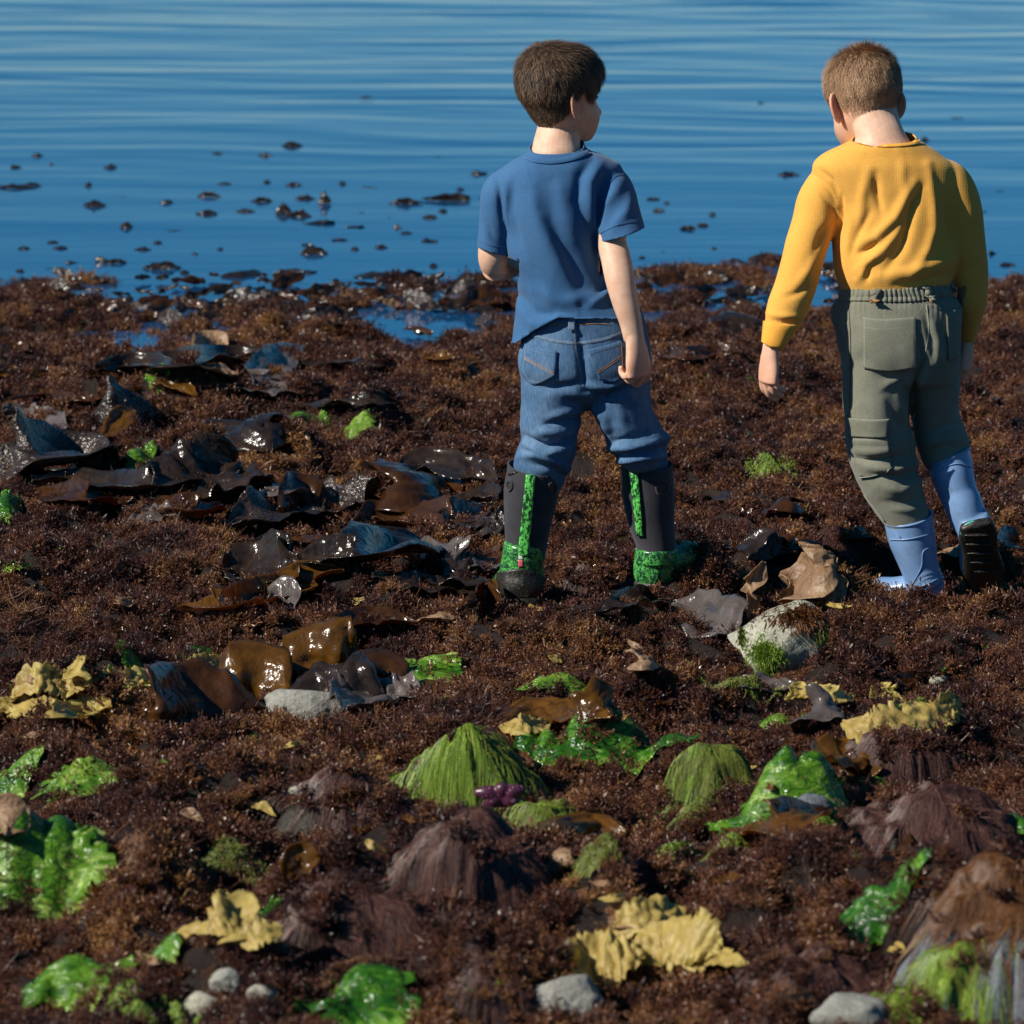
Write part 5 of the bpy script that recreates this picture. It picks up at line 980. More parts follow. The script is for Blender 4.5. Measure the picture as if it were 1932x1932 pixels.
moss_on(BB, o, 1446, 1238, 32, 34, 2600, 's_green', 1, 'green_moss'); moss_on(BB, o, 1520, 1160, 62, 26, 3000, 's_brown', 2, 'brown_seaweed_fringe', .0022, .014, .7); moss_on(BB, o, 1420, 1160, 30, 22, 700, 's_brown', 4, 'brown_seaweed_fringe', .002, .014, .8); moss_on(BB, o, 1553, 1195, 14, 18, 500, 's_olive', 5, 'green_moss')
moss_on(BB, o, 1399, 1190, 8, 40, 500, 's_olive', 6, 'green_moss')
rock('smooth grey-green stone lying in front of the glossy brown kelp heap', 583, 1352, .080, .045, .042, 'rock', 7, .3, 5, .12, 4, 'stone', 'stone')
rock('large grey stone under the yellow seaweed at the bottom edge', 1070, 1925, .062, .05, .040, 'rock', 9, .25, 5, .14, 4, 'stone', 'stone')
rock('pale lumpy stone at the bottom edge, the lower of two touching stones', 378, 1918, .030, .025, .020, 'rock_pale', 11, .2, 4, .2, 4, 'stone', 'stone')
rock('pale rounded stone behind and right of the lumpy one at the bottom edge', 425, 1884, .024, .02, .022, 'rock', 12, .2, 4, .2, 4, 'stone', 'stone')
rock('small greenish-white stone poking out left of the green sheet at the bottom', 492, 1890, .019, .016, .014, 'rock_pale', 13, .2, 4, .2, 4, 'stone', 'stone')
rock('slate-blue rounded pebble behind the amber kelp strip', 1530, 1553, .032, .022, .020, 'rock_slate', 14, .15, 4, .08, 2, 'stone', 'stone')
rock('pale stone just breaking the turf right of the boulder', 1772, 1292, .018, .014, .011, 'rock_pale', 16, .3, 4, .2, 4, 'stone', 'stone')
rock('white-flanked dark red stone between the two walking children and the first boot', 1120, 1118, .035, .025, .02, 'rock_pale', 17, .25, 4, .2, 4, 'stone', 'stone')
rock('pale grey stone tip at the bottom beside the draped rock', 1600, 1930, .05, .035, .028, 'rock', 19, .3, 4, .15, 3, 'stone', 'stone')
rock('grey stone edge showing in the purple drape left of the green mound', 560, 1528, .016, .013, .016, 'rock_pale', 20, .2, 4, .15, 3, 'stone', 'stone')
FRONT = (PI * 1.02, PI * 1.98)
draped('dark rock wearing a bright yellow-green wig of filament algae', 880, 1522, .135, .10, .165, 'rock_dark', [(5200, .12, 's_green', .045, (PI * 0.9, PI * 1.80), -.015, .0, 'bright yellow-green combed filaments'), (900, .10, 's_olive', .03, (PI * 1.6, PI * 2.1), .02, 0, 'olive shaded filaments'), (500, .08, 's_purple', .03, (0, PI), 0, .01, None)], 1, powr=1.2)
draped('cone-shaped rock covered in long purple-brown hair algae', 885, 1640, .125, .10, .095, 'rock_dark', [(8500, .13, 's_purple', .04, (0, 2 * PI), 0, 0, None)], 2, powr=1.15)
draped('broad rounded rock matted with purple-brown hair algae at the right', 1762, 1600, .165, .13, .10, 'rock_dark', [(13000, .15, 's_purple', .05, (0, 2 * PI), 0, 0, None)], 3, powr=.9)
draped('low slope of purple-brown hair algae left of the green-wigged rock', 655, 1530, .12, .09, .06, 'rock_dark', [(6000, .12, 's_purple', .06, (0, 2 * PI), .05, 0.03, None)], 4)
draped('rock under an olive-green drape of limp filaments right of centre', 1352, 1458, .095, .07, .062, 'rock_dark', [(4200, .10, 's_olive', .03, (PI * .9, PI * 2.1), 0, 0, None), (500, .09, 's_green', .03, (PI * 1.0, PI * 1.5), -.02, 0, None)], 5, powr=1.1)
draped('foreground mound of purple hair algae with black gaps', 640, 1765, .125, .11, .075, 'rock_dark', [(7500, .13, 's_purple', .05, (0, 2 * PI), .02, 0.02, None)], 6)
draped('big corner rock with rusty algae on top and a bright green beard', 1880, 1880, .135, .14, .15, 'rock_slate', [(9000, .12, 's_brown', .07, (0, 2 * PI), .03, .04, 'rusty brown matted top'), (3800, .12, 's_green', .028, (PI * 1.05, PI * 1.55), -.055, -.045, 'bright yellow-green beard')], 7, powr=.75)
draped('small hairy brown hump between the two children', 1562, 1040, .085, .08, .045, 'rock_dark', [(3000, .08, 's_purple', .03, (0, 2 * PI), 0, 0, None)], 8)
draped('dark brown hair-algae hump behind the yellow blade at the right', 1705, 1425, .10, .08, .045, 'rock_dark', [(3600, .10, 's_purple', .04, (0, 2 * PI), 0, 0, None)], 9)
draped('reddish hummock between the first child\'s boots', 1125, 1095, .085, .08, .05, 'rock_dark', [(2600, .07, 's_purple', .04, (0, 2 * PI), 0, 0, None)], 10)
draped('foreground hummock of purple hair algae right of the yellow heap', 1560, 1880, .13, .10, .045, 'rock_dark', [(4500, .11, 's_purple', .05, (0, 2 * PI), 0, 0, None)], 11)
draped('small dark hollowed hummock of hair algae in the foreground', 925, 1890, .062, .05, .045, 'rock_dark', [(1800, .06, 's_purple', .03, (0, 2 * PI), 0, 0, None)], 13, powr=.8)
draped('olive filament clump spilling below the purple starfish', 1020, 1555, .055, .05, .03, 'rock_dark', [(1500, .07, 's_olive', .02, (0, 2 * PI), 0, 0, None), (500, .06, 's_green', .02, FRONT, 0, 0, None)], 12, name='algae_clump', cat='seaweed')
# starfish: five stubby arms hugging the rock
g = W(945, 1502, G(948, 1535).y - .055); P = [ellipsoid(g, (np.array([.024, 0, 0]), np.array([0, .018, 0]), np.array([0, 0, .018])), 20, 12)]
for k, (dx, dz) in enumerate([(-.040, .008), (-.026, -.016), (.004, .022), (.036, .012), (.032, -.014)]):
    a = np.array(g); b = a + np.array([dx, -.008, dz]); P.append(loftw([a, (a + b) / 2 + np.array([0, -.006, .003]), b], [.015, .013, .007], [.013, .012, .007], n=14))
v, f = remesh(P, .0018, 2); tag(mkobj('starfish', v, f.tolist(), M['star']), 'purple starfish with white dots clinging under the green-wigged rock', 'starfish')

# ---- large kelp ---------------------------------------------------------------------------------
K = kelp
K('big rumpled dark kelp sheet peaking at the left edge', [(-60, 925), (20, 905), (90, 895, .03), (150, 905, .02), (215, 928)], [.10, .16, .17, .13, .05], 'k_pucker', 52, .35, .35, 6, seed=1)
K('thin pulled-out dark kelp strap joining the two big left sheets', [(60, 938), (160, 940), (250, 945), (330, 935), (400, 915)], [.05, .06, .07, .08, .05], 'k_dark', 25, .4, .25, 6, seed=2, lift=.03)
K('dark glossy kelp sheet ending in an upright point, right end of the left pile', [(290, 965), (350, 945, .01), (410, 935, .02), (455, 925, .03)], [.07, .13, .16, .13], 'k_dark', 48, .3, .4, 7, seed=3)
K('brown folded kelp under-layer below the dark left pile', [(75, 955), (150, 962), (220, 975)], [.05, .06, .04], 'k_brown', 40, .5, .3, 5, seed=4)
K('amber-edged kelp fold below the upright point', [(300, 975), (360, 985), (420, 975)], [.04, .07, .04], 'k_brown', 40, .4, .4, 6, seed=5)
K('silvery crinkled kelp below the left pile', [(240, 1005), (300, 1000), (360, 990)], [.05, .07, .05], 'k_grey', 25, .2, .5, 9, seed=6)
K('translucent brown kelp tent with a pale pebble on it', [(380, 865), (430, 850, .02), (490, 845, .03), (545, 835)], [.05, .13, .14, .05], 'k_dark', 48, -.3, .35, 6, seed=7)
K('amber tongue at the right end of the kelp tent', [(515, 850), (550, 842), (580, 838)], [.04, .04, .02], 'k_amber', 40, .2, .2, 4, seed=8)
K('grey puckered kelp mound like knobbly leather', [(170, 800), (215, 790, .02), (260, 795, .01), (310, 802)], [.06, .13, .13, .04], 'k_pucker', 58, -.3, .15, 5, seed=9)
K('long dark kelp strap with blue sheen in the upper left', [(180, 715), (260, 712), (340, 705), (430, 695), (520, 685)], [.05, .08, .08, .08, .05], 'k_dark', 32, .4, .25, 6, seed=10)
K('amber end of the long upper strap', [(440, 700), (500, 692), (540, 682)], [.04, .07, .03], 'k_brown', 42, .3, .2, 4, seed=11)
K('blue-grey kelp blade standing up with a twisted tip', [(480, 745), (500, 728, .02), (535, 705, .03), (575, 685, .03)], [.05, .08, .06, .025], 'k_grey', 50, .3, .2, 5, seed=12)
K('flat blue-grey kelp base below the twisted blade', [(440, 752), (510, 752), (595, 758)], [.04, .07, .04], 'k_grey', 22, .2, .3, 6, seed=13)
K('tan dried kelp corner lying by the long upper strap', [(370, 715), (420, 722), (450, 728)], [.05, .06, .03], 'k_tan', 30, .2, .3, 5, seed=14)
K('tan kelp flap at the shore bank above the upper strap', [(375, 682), (400, 670, .01), (430, 672)], [.04, .08, .04], 'k_tan', 50, .2, .3, 5, seed=15)
K('small amber kelp arch, upper left centre', [(288, 758), (330, 752, .01), (372, 766)], [.025, .04, .02], 'k_amber', 45, .5, .2, 4, seed=16)
K('narrow amber kelp ribbon pointing up and right at the left', [(172, 852), (205, 836), (232, 815, .02), (250, 802, .02)], [.015, .03, .045, .02], 'k_amber', 50, .3, .25, 5, seed=17)
K('low amber curved blade at the far left', [(50, 735), (90, 722), (125, 720)], [.02, .035, .02], 'k_amber', 40, .5, .2, 4, seed=18)
K('amber scrap at the left edge above the curved blade', [(-20, 722), (15, 717), (40, 722)], [.03, .04, .02], 'k_amber', 40, .3, .2, 4, seed=19)
K('dark broken blade pair near the left edge', [(5, 795), (40, 800), (85, 812), (125, 825)], [.05, .06, .06, .03], 'k_grey', 35, .3, .5, 8, seed=20)
K('brown shiny blade at the far left shore bank', [(5, 680), (30, 676), (55, 678)], [.03, .04, .02], 'k_brown', 40, .4, .2, 4, seed=21)
K('long puckered dark kelp stretching across the centre left', [(432, 1015), (500, 1000), (570, 990, .01), (650, 985), (720, 955, .02)], [.05, .09, .12, .12, .10], 'k_pucker', 45, .35, .3, 8, seed=22)
K('rounded dark brown lobe behind the long puckered kelp', [(530, 975), (565, 965, .02), (600, 968)], [.04, .10, .06], 'k_brown', 62, -.2, .15, 4, seed=23)
K('smooth brown kelp saddle rising left of the first child', [(720, 965), (760, 945, .03), (820, 935, .02), (880, 935)], [.08, .15, .14, .06], 'k_brown', 45, -.2, .25, 5, seed=24)
K('long dark kelp back edge running to the first child\'s boot', [(750, 925), (810, 915, .02), (880, 918, .01), (935, 928)], [.05, .09, .08, .05], 'k_dark', 38, .3, .2, 5, seed=25)
K('pale-lit strap under the brown saddle', [(840, 945), (890, 952), (935, 962)], [.04, .06, .06], 'k_dark', 20, .3, .3, 6, seed=26)
K('translucent orange-brown strap below the puckered kelp', [(655, 1018), (720, 1008), (790, 1000), (860, 995), (920, 985)], [.03, .07, .08, .07, .04], 'k_brown', 36, .5, .3, 7, seed=27)
K('crinkled silver-black kelp beside the first boot', [(840, 1015), (880, 1010), (920, 1012), (955, 1020)], [.05, .09, .10, .06], 'k_pucker', 30, .2, .5, 9, seed=28)
K('dark blue-sheened strap arching over the turf in mid left', [(560, 1085), (620, 1085), (690, 1080, .01), (750, 1065, .02), (800, 1055)], [.05, .08, .11, .13, .08], 'k_dark', 36, .3, .2, 5, seed=29)
K('folded grey edge of the mid-left strap by the boot', [(790, 1060), (840, 1078), (890, 1092), (940, 1100)], [.06, .09, .07, .05], 'k_grey', 30, .4, .4, 8, seed=30)
K('wet black kelp with white glints in front of the boot', [(780, 1095), (830, 1108), (880, 1112), (920, 1120)], [.05, .09, .10, .05], 'k_dark', 25, .2, .6, 10, seed=31)
K('stalk-like grey kelp stem lying behind the boot heel', [(870, 1062), (905, 1058), (945, 1052)], [.02, .022, .022], 'k_grey', 20, -.5, .05, 3, seed=32)
K('left end of the mid-left strap with curled amber tips', [(425, 1110), (470, 1105, .01), (520, 1100), (570, 1092)], [.06, .10, .10, .07], 'k_dark', 38, .4, .4, 8, seed=33)
K('amber lower ribbon of the mid-left strap', [(345, 1170), (410, 1165), (470, 1158), (530, 1138), (590, 1115), (650, 1098)], [.03, .06, .06, .06, .06, .03], 'k_amber', 38, .5, .35, 8, seed=34)
K('grey curled scrap under the amber lower ribbon', [(510, 1150), (535, 1155), (555, 1168)], [.04, .06, .03], 'k_grey', 45, .4, .3, 5, seed=35)
K('upright amber-brown blade at the first boot\'s toe', [(862, 1178), (895, 1172, .0), (915, 1165, .015), (948, 1165, .01)], [.03, .06, .085, .05], 'k_brown', 68, .2, .3, 6, seed=36)
K('amber sunlit flake against the first boot', [(905, 1170), (925, 1160, .015), (948, 1158)], [.03, .075, .04], 'k_amber', 72, .2, .25, 5, seed=37)
K('thin brown strip curling in front of the mound, centre left', [(610, 1205), (660, 1198), (720, 1200), (790, 1205)], [.02, .035, .04, .02], 'k_brown', 35, .5, .3, 6, seed=38)
K('small tan strip in the turf left of centre', [(780, 1196), (820, 1190), (860, 1188)], [.015, .025, .015], 'k_tan', 35, .3, .3, 6, seed=39)
# glossy heap
K('large smooth dark brown kelp dome, left part of the glossy heap', [(270, 1372), (310, 1376, .008), (380, 1370, .015), (450, 1364, .012), (520, 1356)], [.05, .15, .19, .15, .06], 'k_brown', 60, -.45, .12, 4, seed=40, lift=.01)
K('amber-brown kelp dome behind the large dark one', [(410, 1332), (450, 1330, .012), (495, 1328, .015), (535, 1332, .0)], [.05, .13, .14, .06], 'k_amber', 62, -.45, .1, 3, seed=41)
K('amber kelp blade standing upright on top of the heap', [(572, 1312), (598, 1306, .03), (635, 1302, .035), (672, 1306, .01)], [.05, .15, .14, .05], 'k_amber', 74, -.1, .35, 6, seed=42)
K('liquorice-dark glossy kelp fold at the heart of the heap', [(545, 1330), (590, 1336, .012), (650, 1338, .018), (710, 1334, .012), (755, 1336)], [.05, .13, .15, .13, .05], 'k_dark', 58, -.4, .45, 8, seed=43)
K('bluish black kelp twist beside the amber blade', [(530, 1300), (550, 1295, .03), (575, 1300, .02)], [.03, .07, .04], 'k_dark', 55, -.4, .4, 5, seed=44)
K('wine-brown round lobe at the right of the heap', [(680, 1330), (715, 1322, .022), (752, 1328, .01)], [.05, .12, .06], 'k_brown', 66, -.4, .15, 4, seed=45)
K('frayed grey-brown kelp flap trailing right of the grey stone', [(650, 1360), (690, 1350, .01), (740, 1345, .01), (798, 1332)], [.06, .09, .08, .03], 'k_grey', 35, .2, .5, 10, seed=46)
K('short brown stalk piece left of the dark dome', [(222, 1365), (255, 1360), (292, 1352)], [.04, .055, .05], 'k_brown', 45, -.4, .1, 3, seed=47)
K('glossy highlightedstrip at the foot of the dark dome'.replace('highlightedstrip', 'brown fringe'), [(300, 1385), (340, 1384), (390, 1380)], [.02, .04, .02], 'k_dark', 35, .2, .4, 7, seed=48)
# right side
K('silver-grey kelp leaf with a knotted neck left of the boulder', [(1262, 1158), (1300, 1176, .005), (1345, 1200, .005), (1388, 1226)], [.03, .07, .10, .07], 'k_grey', 48, .2, .25, 5, seed=50)
K('dark undulating strap leading to the silver-grey leaf', [(1120, 1180), (1180, 1168), (1230, 1165), (1270, 1155)], [.02, .04, .05, .03], 'k_dark', 30, .4, .5, 9, seed=51)
K('tan kelp blade leaning upright behind the boulder', [(1410, 1195), (1416, 1184, .03), (1424, 1174, .06), (1438, 1166, .08)], [.03, .04, .045, .03], 'k_tan', 60, .3, .25, 5, seed=52)
K('blue-brown blade crossing behind the tan upright one', [(1395, 1055), (1430, 1068, .02), (1455, 1085)], [.03, .06, .04], 'k_dark', 50, .2, .2, 4, seed=53)
K('broad dried grey-tan kelp fan on top of the boulder', [(1478, 1165), (1505, 1152, .02), (1535, 1140, .045), (1572, 1130, .06)], [.06, .12, .13, .06], 'k_tan', 60, .2, .35, 7, seed=54, split=.4)
K('ragged pale tan kelp scrap right of the dried fan', [(1525, 1152), (1560, 1146, .015), (1598, 1140, .02)], [.03, .08, .04], 'k_tan', 60, .2, .5, 9, seed=55, split=.5)
K('thin brown kelp ribbon behind the dried fan', [(1395, 1048), (1450, 1052), (1510, 1056), (1570, 1050)], [.02, .035, .04, .02], 'k_brown', 35, .4, .4, 7, seed=56)
K('orange-brown kelp ribbon left of the blue boot', [(1585, 1048), (1630, 1042, .01), (1670, 1048)], [.02, .035, .02], 'k_brown', 40, .4, .3, 5, seed=57)
K('tan kelp scrap between the two blue boots', [(1775, 1062), (1800, 1060), (1815, 1065)], [.03, .05, .03], 'k_tan', 45, .2, .2, 4, seed=58)
K('shiny brown blade at the right edge beside the lifted boot', [(1888, 1052), (1915, 1050, .01), (1950, 1055)], [.03, .05, .04], 'k_brown', 50, .3, .2, 4, seed=59)
K('brown kelp arch left of the second child\'s trousers', [(1445, 985), (1480, 978, .02), (1520, 990)], [.03, .06, .03], 'k_brown', 45, -.3, .3, 5, seed=60)
K('dark glossy kelp hollow between the children at waist height', [(1355, 650), (1395, 640, .02), (1440, 648)], [.06, .12, .06], 'k_dark', 50, -.3, .2, 4, seed=61)
K('brown kelp strip beside the first child\'s hip', [(1235, 690), (1290, 688), (1350, 684), (1400, 680)], [.03, .05, .05, .03], 'k_brown', 30, .3, .4, 7, seed=62)
K('dark strap behind the first child\'s left hip', [(880, 590), (920, 583), (965, 580)], [.05, .08, .05], 'k_brown', 35, .3, .3, 5, seed=63)
K('amber strip near the pool left of the first child', [(770, 690), (815, 688), (860, 694)], [.02, .04, .02], 'k_amber', 30, .3, .2, 5, seed=64)
# yellow, lower
K('long bleached yellow kelp ribbon at the left edge', [(-30, 1378), (40, 1372), (100, 1378), (160, 1372), (212, 1358)], [.05, .06, .05, .07, .05], 'k_yellow', 42, .4, .45, 9, seed=70)
K('pointed yellow kelp flap above the left-edge ribbon', [(20, 1350), (70, 1340, .01), (120, 1335), (175, 1330)], [.04, .07, .06, .03], 'k_yellow', 48, .2, .5, 9, seed=71, split=.3)
K('yellow ribbon running into the dark kelp dome', [(170, 1320), (230, 1315), (290, 1310), (345, 1298)], [.03, .06, .06, .04], 'k_yellow', 35, .4, .4, 8, seed=72)
K('small pale curl of yellow kelp left of the domes', [(128, 1305), (145, 1300, .01), (165, 1300)], [.03, .05, .03], 'k_yellow', 55, .5, .3, 4, seed=73)
K('yellow kelp tip emerging behind the amber dome', [(345, 1290), (385, 1278), (425, 1270)], [.02, .04, .02], 'k_yellow', 42, .3, .3, 6, seed=74)
K('amber-and-grey folded kelp behind the bright green strip', [(960, 1392), (1010, 1388, .01), (1070, 1382, .01), (1110, 1380)], [.03, .06, .06, .03], 'k_amber', 50, -.2, .4, 7, seed=75)
K('glistening amber flap at the right of the folded kelp', [(1100, 1392), (1130, 1382, .02), (1162, 1385)], [.03, .065, .03], 'k_amber', 55, .2, .5, 8, seed=76)
K('yellow frill at the left end of the bright green strip', [(945, 1402), (990, 1400), (1035, 1398)], [.03, .05, .03], 'k_yellow', 40, .3, .6, 10, seed=77)
K('curved mustard kelp blade in the lower centre', [(1030, 1600), (1070, 1590, .01), (1120, 1585, .01), (1182, 1590)], [.02, .045, .05, .02], 'k_amber', 50, -.4, .2, 4, seed=78)
K('amber kelp shard standing in the turf, lower left', [(540, 1688), (565, 1680, .01), (605, 1668, .01)], [.03, .055, .03], 'k_amber', 70, .2, .15, 3, seed=79)
K('rolled tan kelp tube lying at lower centre', [(985, 1700), (1020, 1688), (1050, 1672, .01), (1078, 1662, .01)], [.018, .03, .04, .03], 'k_tan', 60, -.8, .08, 3, seed=80)
K('large crumpled yellow kelp heap at the bottom centre, left half', [(1045, 1865), (1100, 1868, .01), (1160, 1862, .015), (1215, 1850, .01)], [.04, .075, .08, .06], 'k_yellow', 55, -.1, .6, 11, seed=81)
K('large crumpled yellow kelp heap at the bottom centre, right half', [(1190, 1848), (1250, 1838, .015), (1310, 1838, .015), (1360, 1850)], [.05, .08, .085, .05], 'k_yellow', 52, -.1, .6, 11, seed=82)
K('upper fold of the bottom yellow heap with torn points', [(1150, 1815), (1200, 1805, .02), (1260, 1795, .02), (1310, 1802, .01)], [.03, .055, .06, .03], 'k_yellow', 58, .1, .6, 11, seed=83, split=.4)
K('pointed yellow tail at the right end of the bottom heap', [(1290, 1865), (1350, 1862), (1415, 1862)], [.04, .04, .012], 'k_yellow', 45, .2, .3, 5, seed=84)
K('star-shaped torn yellow kelp at the lower left', [(395, 1800), (425, 1785, .01), (450, 1790, .01), (480, 1812)], [.03, .08, .09, .03], 'k_yellow', 55, .1, .5, 9, seed=85, split=.6)
K('upright torn point of the star-shaped yellow kelp', [(415, 1765), (422, 1748, .012), (430, 1732, .015)], [.035, .035, .012], 'k_yellow', 50, .1, .3, 5, seed=86)
K('yellow kelp leg stretching left from the torn star', [(338, 1795), (370, 1798), (405, 1805)], [.015, .03, .03], 'k_yellow', 45, .2, .4, 6, seed=87)
K('folded yellow end of the torn star nearest the stones', [(455, 1835), (490, 1828, .01), (535, 1810, .01)], [.03, .055, .03], 'k_yellow', 55, .3, .4, 6, seed=88)
K('broad folded yellow kelp lying right of the olive drape', [(1590, 1412), (1640, 1418, .01), (1700, 1415, .01), (1760, 1400, .01), (1808, 1392)], [.05, .075, .075, .07, .05], 'k_yellow', 50, -.1, .45, 9, seed=89)
K('upright yellow frill at the right end of the folded blade', [(1770, 1398), (1790, 1388, .01), (1812, 1385)], [.03, .06, .03], 'k_yellow', 65, .1, .5, 7, seed=90)
K('small yellow flap behind the folded blade', [(1640, 1352), (1670, 1345, .01), (1705, 1350)], [.02, .045, .02], 'k_yellow', 48, .1, .5, 7, seed=91)
K('yellow strip above the pinkish tangle at the right', [(1480, 1352), (1520, 1345), (1570, 1342), (1610, 1340)], [.02, .045, .05, .02], 'k_yellow', 40, .2, .5, 9, seed=92)
K('grey wavy blade between the olive drape and the yellow kelp', [(1510, 1405), (1530, 1395, .02), (1560, 1380, .02), (1585, 1370)], [.03, .06, .06, .02], 'k_grey', 55, .2, .4, 6, seed=93)
K('amber crinkled mat behind the big green sheet', [(1540, 1462), (1590, 1455), (1640, 1452), (1690, 1458)], [.04, .07, .07, .04], 'k_amber', 40, .1, .6, 11, seed=94)
K('long amber kelp strip with dark underside below the green sheet', [(1370, 1590), (1430, 1592), (1490, 1578, .01), (1560, 1572)], [.02, .04, .065, .03], 'k_amber', 45, .3, .3, 6, seed=95)
K('thin brown kelp shred near the lower right', [(1640, 1622), (1680, 1625), (1715, 1635)], [.02, .04, .02], 'k_brown', 40, .2, .5, 7, seed=96)
K('peach-coloured curled flake at the left edge', [(-10, 1612), (15, 1605, .01), (50, 1605)], [.03, .055, .03], 'k_tan', 50, .4, .3, 4, seed=97)
K('torn pale strip in the turf below the tan tube', [(1130, 1745), (1165, 1738), (1210, 1728)], [.008, .02, .012], 'k_yellow', 40, .2, .2, 4, seed=98)
K('pink-tinged torn shred beside the pale strip', [(1155, 1755), (1180, 1768), (1200, 1790)], [.015, .03, .015], 'k_tan', 50, .2, .3, 5, seed=99)
K('grey-brown kelp scrap in the turf right of centre', [(1195, 1285), (1215, 1275, .01), (1235, 1278)], [.02, .045, .02], 'k_tan', 55, -.2, .3, 5, seed=100)
K('pale curled scrap in front of the strap at left', [(215, 1158), (240, 1158), (275, 1172)], [.01, .022, .015], 'k_tan', 40, .2, .3, 4, seed=101)
K('long thin dark ribbon lying flat above the left kelp pile', [(190, 862), (260, 858), (330, 868), (395, 880)], [.02, .04, .05, .02], 'k_dark', 15, .3, .3, 8, seed=110)
K('flat silvery ribbon stretching right from the left pile towards the puckered kelp', [(440, 945), (520, 950), (600, 948), (690, 935)], [.03, .05, .05, .02], 'k_grey', 14, .3, .35, 9, seed=111)
K('narrow brown ribbon winding under the puckered kelp', [(470, 1040), (560, 1038), (650, 1045), (740, 1040)], [.02, .035, .04, .02], 'k_brown', 20, .4, .4, 10, seed=112)
K('dark ribbon reaching from the strap end to the black heel', [(700, 1110), (780, 1128), (860, 1135), (930, 1140)], [.03, .05, .05, .03], 'k_dark', 15, .3, .4, 9, seed=113)
K('glossy dark ribbon between the two boots\' kelp and the turf ridge', [(760, 985), (830, 978), (900, 972), (945, 978)], [.03, .06, .06, .04], 'k_dark', 15, .3, .3, 8, seed=114)
K('thin amber-edged ribbon crossing the upper left turf', [(20, 770), (90, 765), (150, 772), (215, 770)], [.015, .03, .03, .012], 'k_brown', 20, .4, .3, 8, seed=115)
K('flat dark ribbon below the upper left strap', [(560, 700), (620, 706), (690, 700), (740, 708)], [.02, .04, .04, .02], 'k_dark', 18, .3, .3, 8, seed=116)
K('dark ribbon lying behind the kelp tent', [(560, 790), (620, 782), (690, 785), (750, 780)], [.02, .035, .04, .015], 'k_dark', 18, .3, .3, 8, seed=117)
K('blue-sheened flat ribbon right of the first child at shin height', [(1290, 965), (1340, 958), (1400, 962)], [.02, .045, .02], 'k_dark', 18, .3, .4, 7, seed=118)
K('amber ribbon in the turf behind the second child\'s knees', [(1845, 770), (1880, 765), (1920, 772)], [.015, .03, .015], 'k_amber', 25, .3, .3, 6, seed=119)
K('dull brown ribbon half buried below the boulder', [(1400, 1330), (1450, 1322), (1520, 1326)], [.02, .045, .02], 'k_grey', 20, .3, .4, 8, seed=120)
# ---- sea lettuce ---------------------------------------------------------------------------------
S = sheet
S('bright green sea lettuce crumple in mid left, nearest the knee of the long strap', 668, 832, .055, .06, 'u_lime', .012, .008, 0.35, 1, ff=20)
S('small green scraps left of the bright crumple', 585, 806, .045, .05, 'u_green', .005, .006, .3, 2)
S('green smear on the turf behind the big kelp sheet', 268, 885, .035, .10, 'u_green', .008, .006, .3, 3)
S('glossy green sheet right of the kelp heap', 805, 1288, .062, .085, 'u_green', .016, .010, .45, 4)
S('small green sheet left of the kelp heap', 250, 1268, .028, .03, 'u_green', .006, .005, .35, 5)
S('green sheet behind the amber dome', 370, 1260, .045, .035, 'u_deep', .006, .006, .35, 6)
S('pale green frill on the yellow ribbon', 240, 1302, .055, .035, 'u_lime', .006, .007, .35, 7)
S('thin pale green streak in the middle of the turf', 1055, 1298, .06, .02, 'u_lime', .004, .004, .3, 8)
S('long brilliant green sheet stretching across the centre right', 1130, 1422, .14, .06, 'u_deep', .014, .008, .40, 9, ff=30)
S('lighter green lobe at the left end of the long sheet', 1040, 1432, .05, .05, 'u_green', .010, .008, .40, 10)
S('large glossy green sheet draped over a lump at the right', 1500, 1515, .105, .085, 'u_green', .040, .014, .35, 11, ff=20)
S('lime hanging fold at the left of the large draped sheet', 1432, 1555, .035, .045, 'u_lime', .030, .012, .35, 12, ff=20)
S('deep green right tail of the large draped sheet', 1600, 1492, .06, .04, 'u_deep', .010, .008, .35, 13)
S('large shining green sheet at the lower left edge', 75, 1680, .105, .10, 'u_green', .020, .011, .35, 14)
S('lime frayed corner of the lower-left sheet', 140, 1640, .045, .06, 'u_lime', .012, .010, .35, 15)
S('bubbly green sheet in the bottom left corner', 150, 1890, .066, .075, 'u_green', .022, .012, .35, 16)
S('small bubbly green patch beside the yellow star', 310, 1832, .025, .03, 'u_green', .012, .008, .4, 17)
S('deep green crumpled ball behind the yellow star', 497, 1775, .038, .04, 'u_deep', .028, .012, .3, 18)
S('deep green sheet with white glints on the bottom edge', 685, 1922, .07, .055, 'u_deep', .014, .010, .4, 19)
S('green sheet left of the big corner rock', 1655, 1755, .06, .04, 'u_deep', .010, .008, .38, 20)
S('green tuft at the left edge above the pale crust', 22, 1490, .04, .05, 'u_green', .012, .010, .4, 21)
S('pale lime crusty sheet along the left foreground mound', 180, 1500, .09, .04, 'u_lime', .008, .010, .45, 22)
S('green clump at the right edge behind the hairy rock', 1925, 1600, .03, .08, 'u_deep', .02, .012, .5, 23)
S('green film beside the first child\'s shins', 985, 912, .03, .08, 'u_green', .004, .005, .3, 24)
S('green streak in mid left beyond the amber ribbon', 300, 708, .03, .10, 'u_green', .004, .004, .3, 26)
S('tiny green scrap below the puckered kelp', 702, 1040, .02, .04, 'u_green', .006, .005, .35, 27)
S('pale yellow-green scrap at the far left', 25, 1072, .03, .03, 'u_lime', .005, .005, .35, 28)
S('lime mottled tangle with pink bits at the right', 1475, 1378, .035, .05, 'u_lime', .012, .010, .45, 29)
S('green scrap behind the hairy rock', 1800, 1450, .018, .02, 'u_deep', .006, .005, .4, 30)
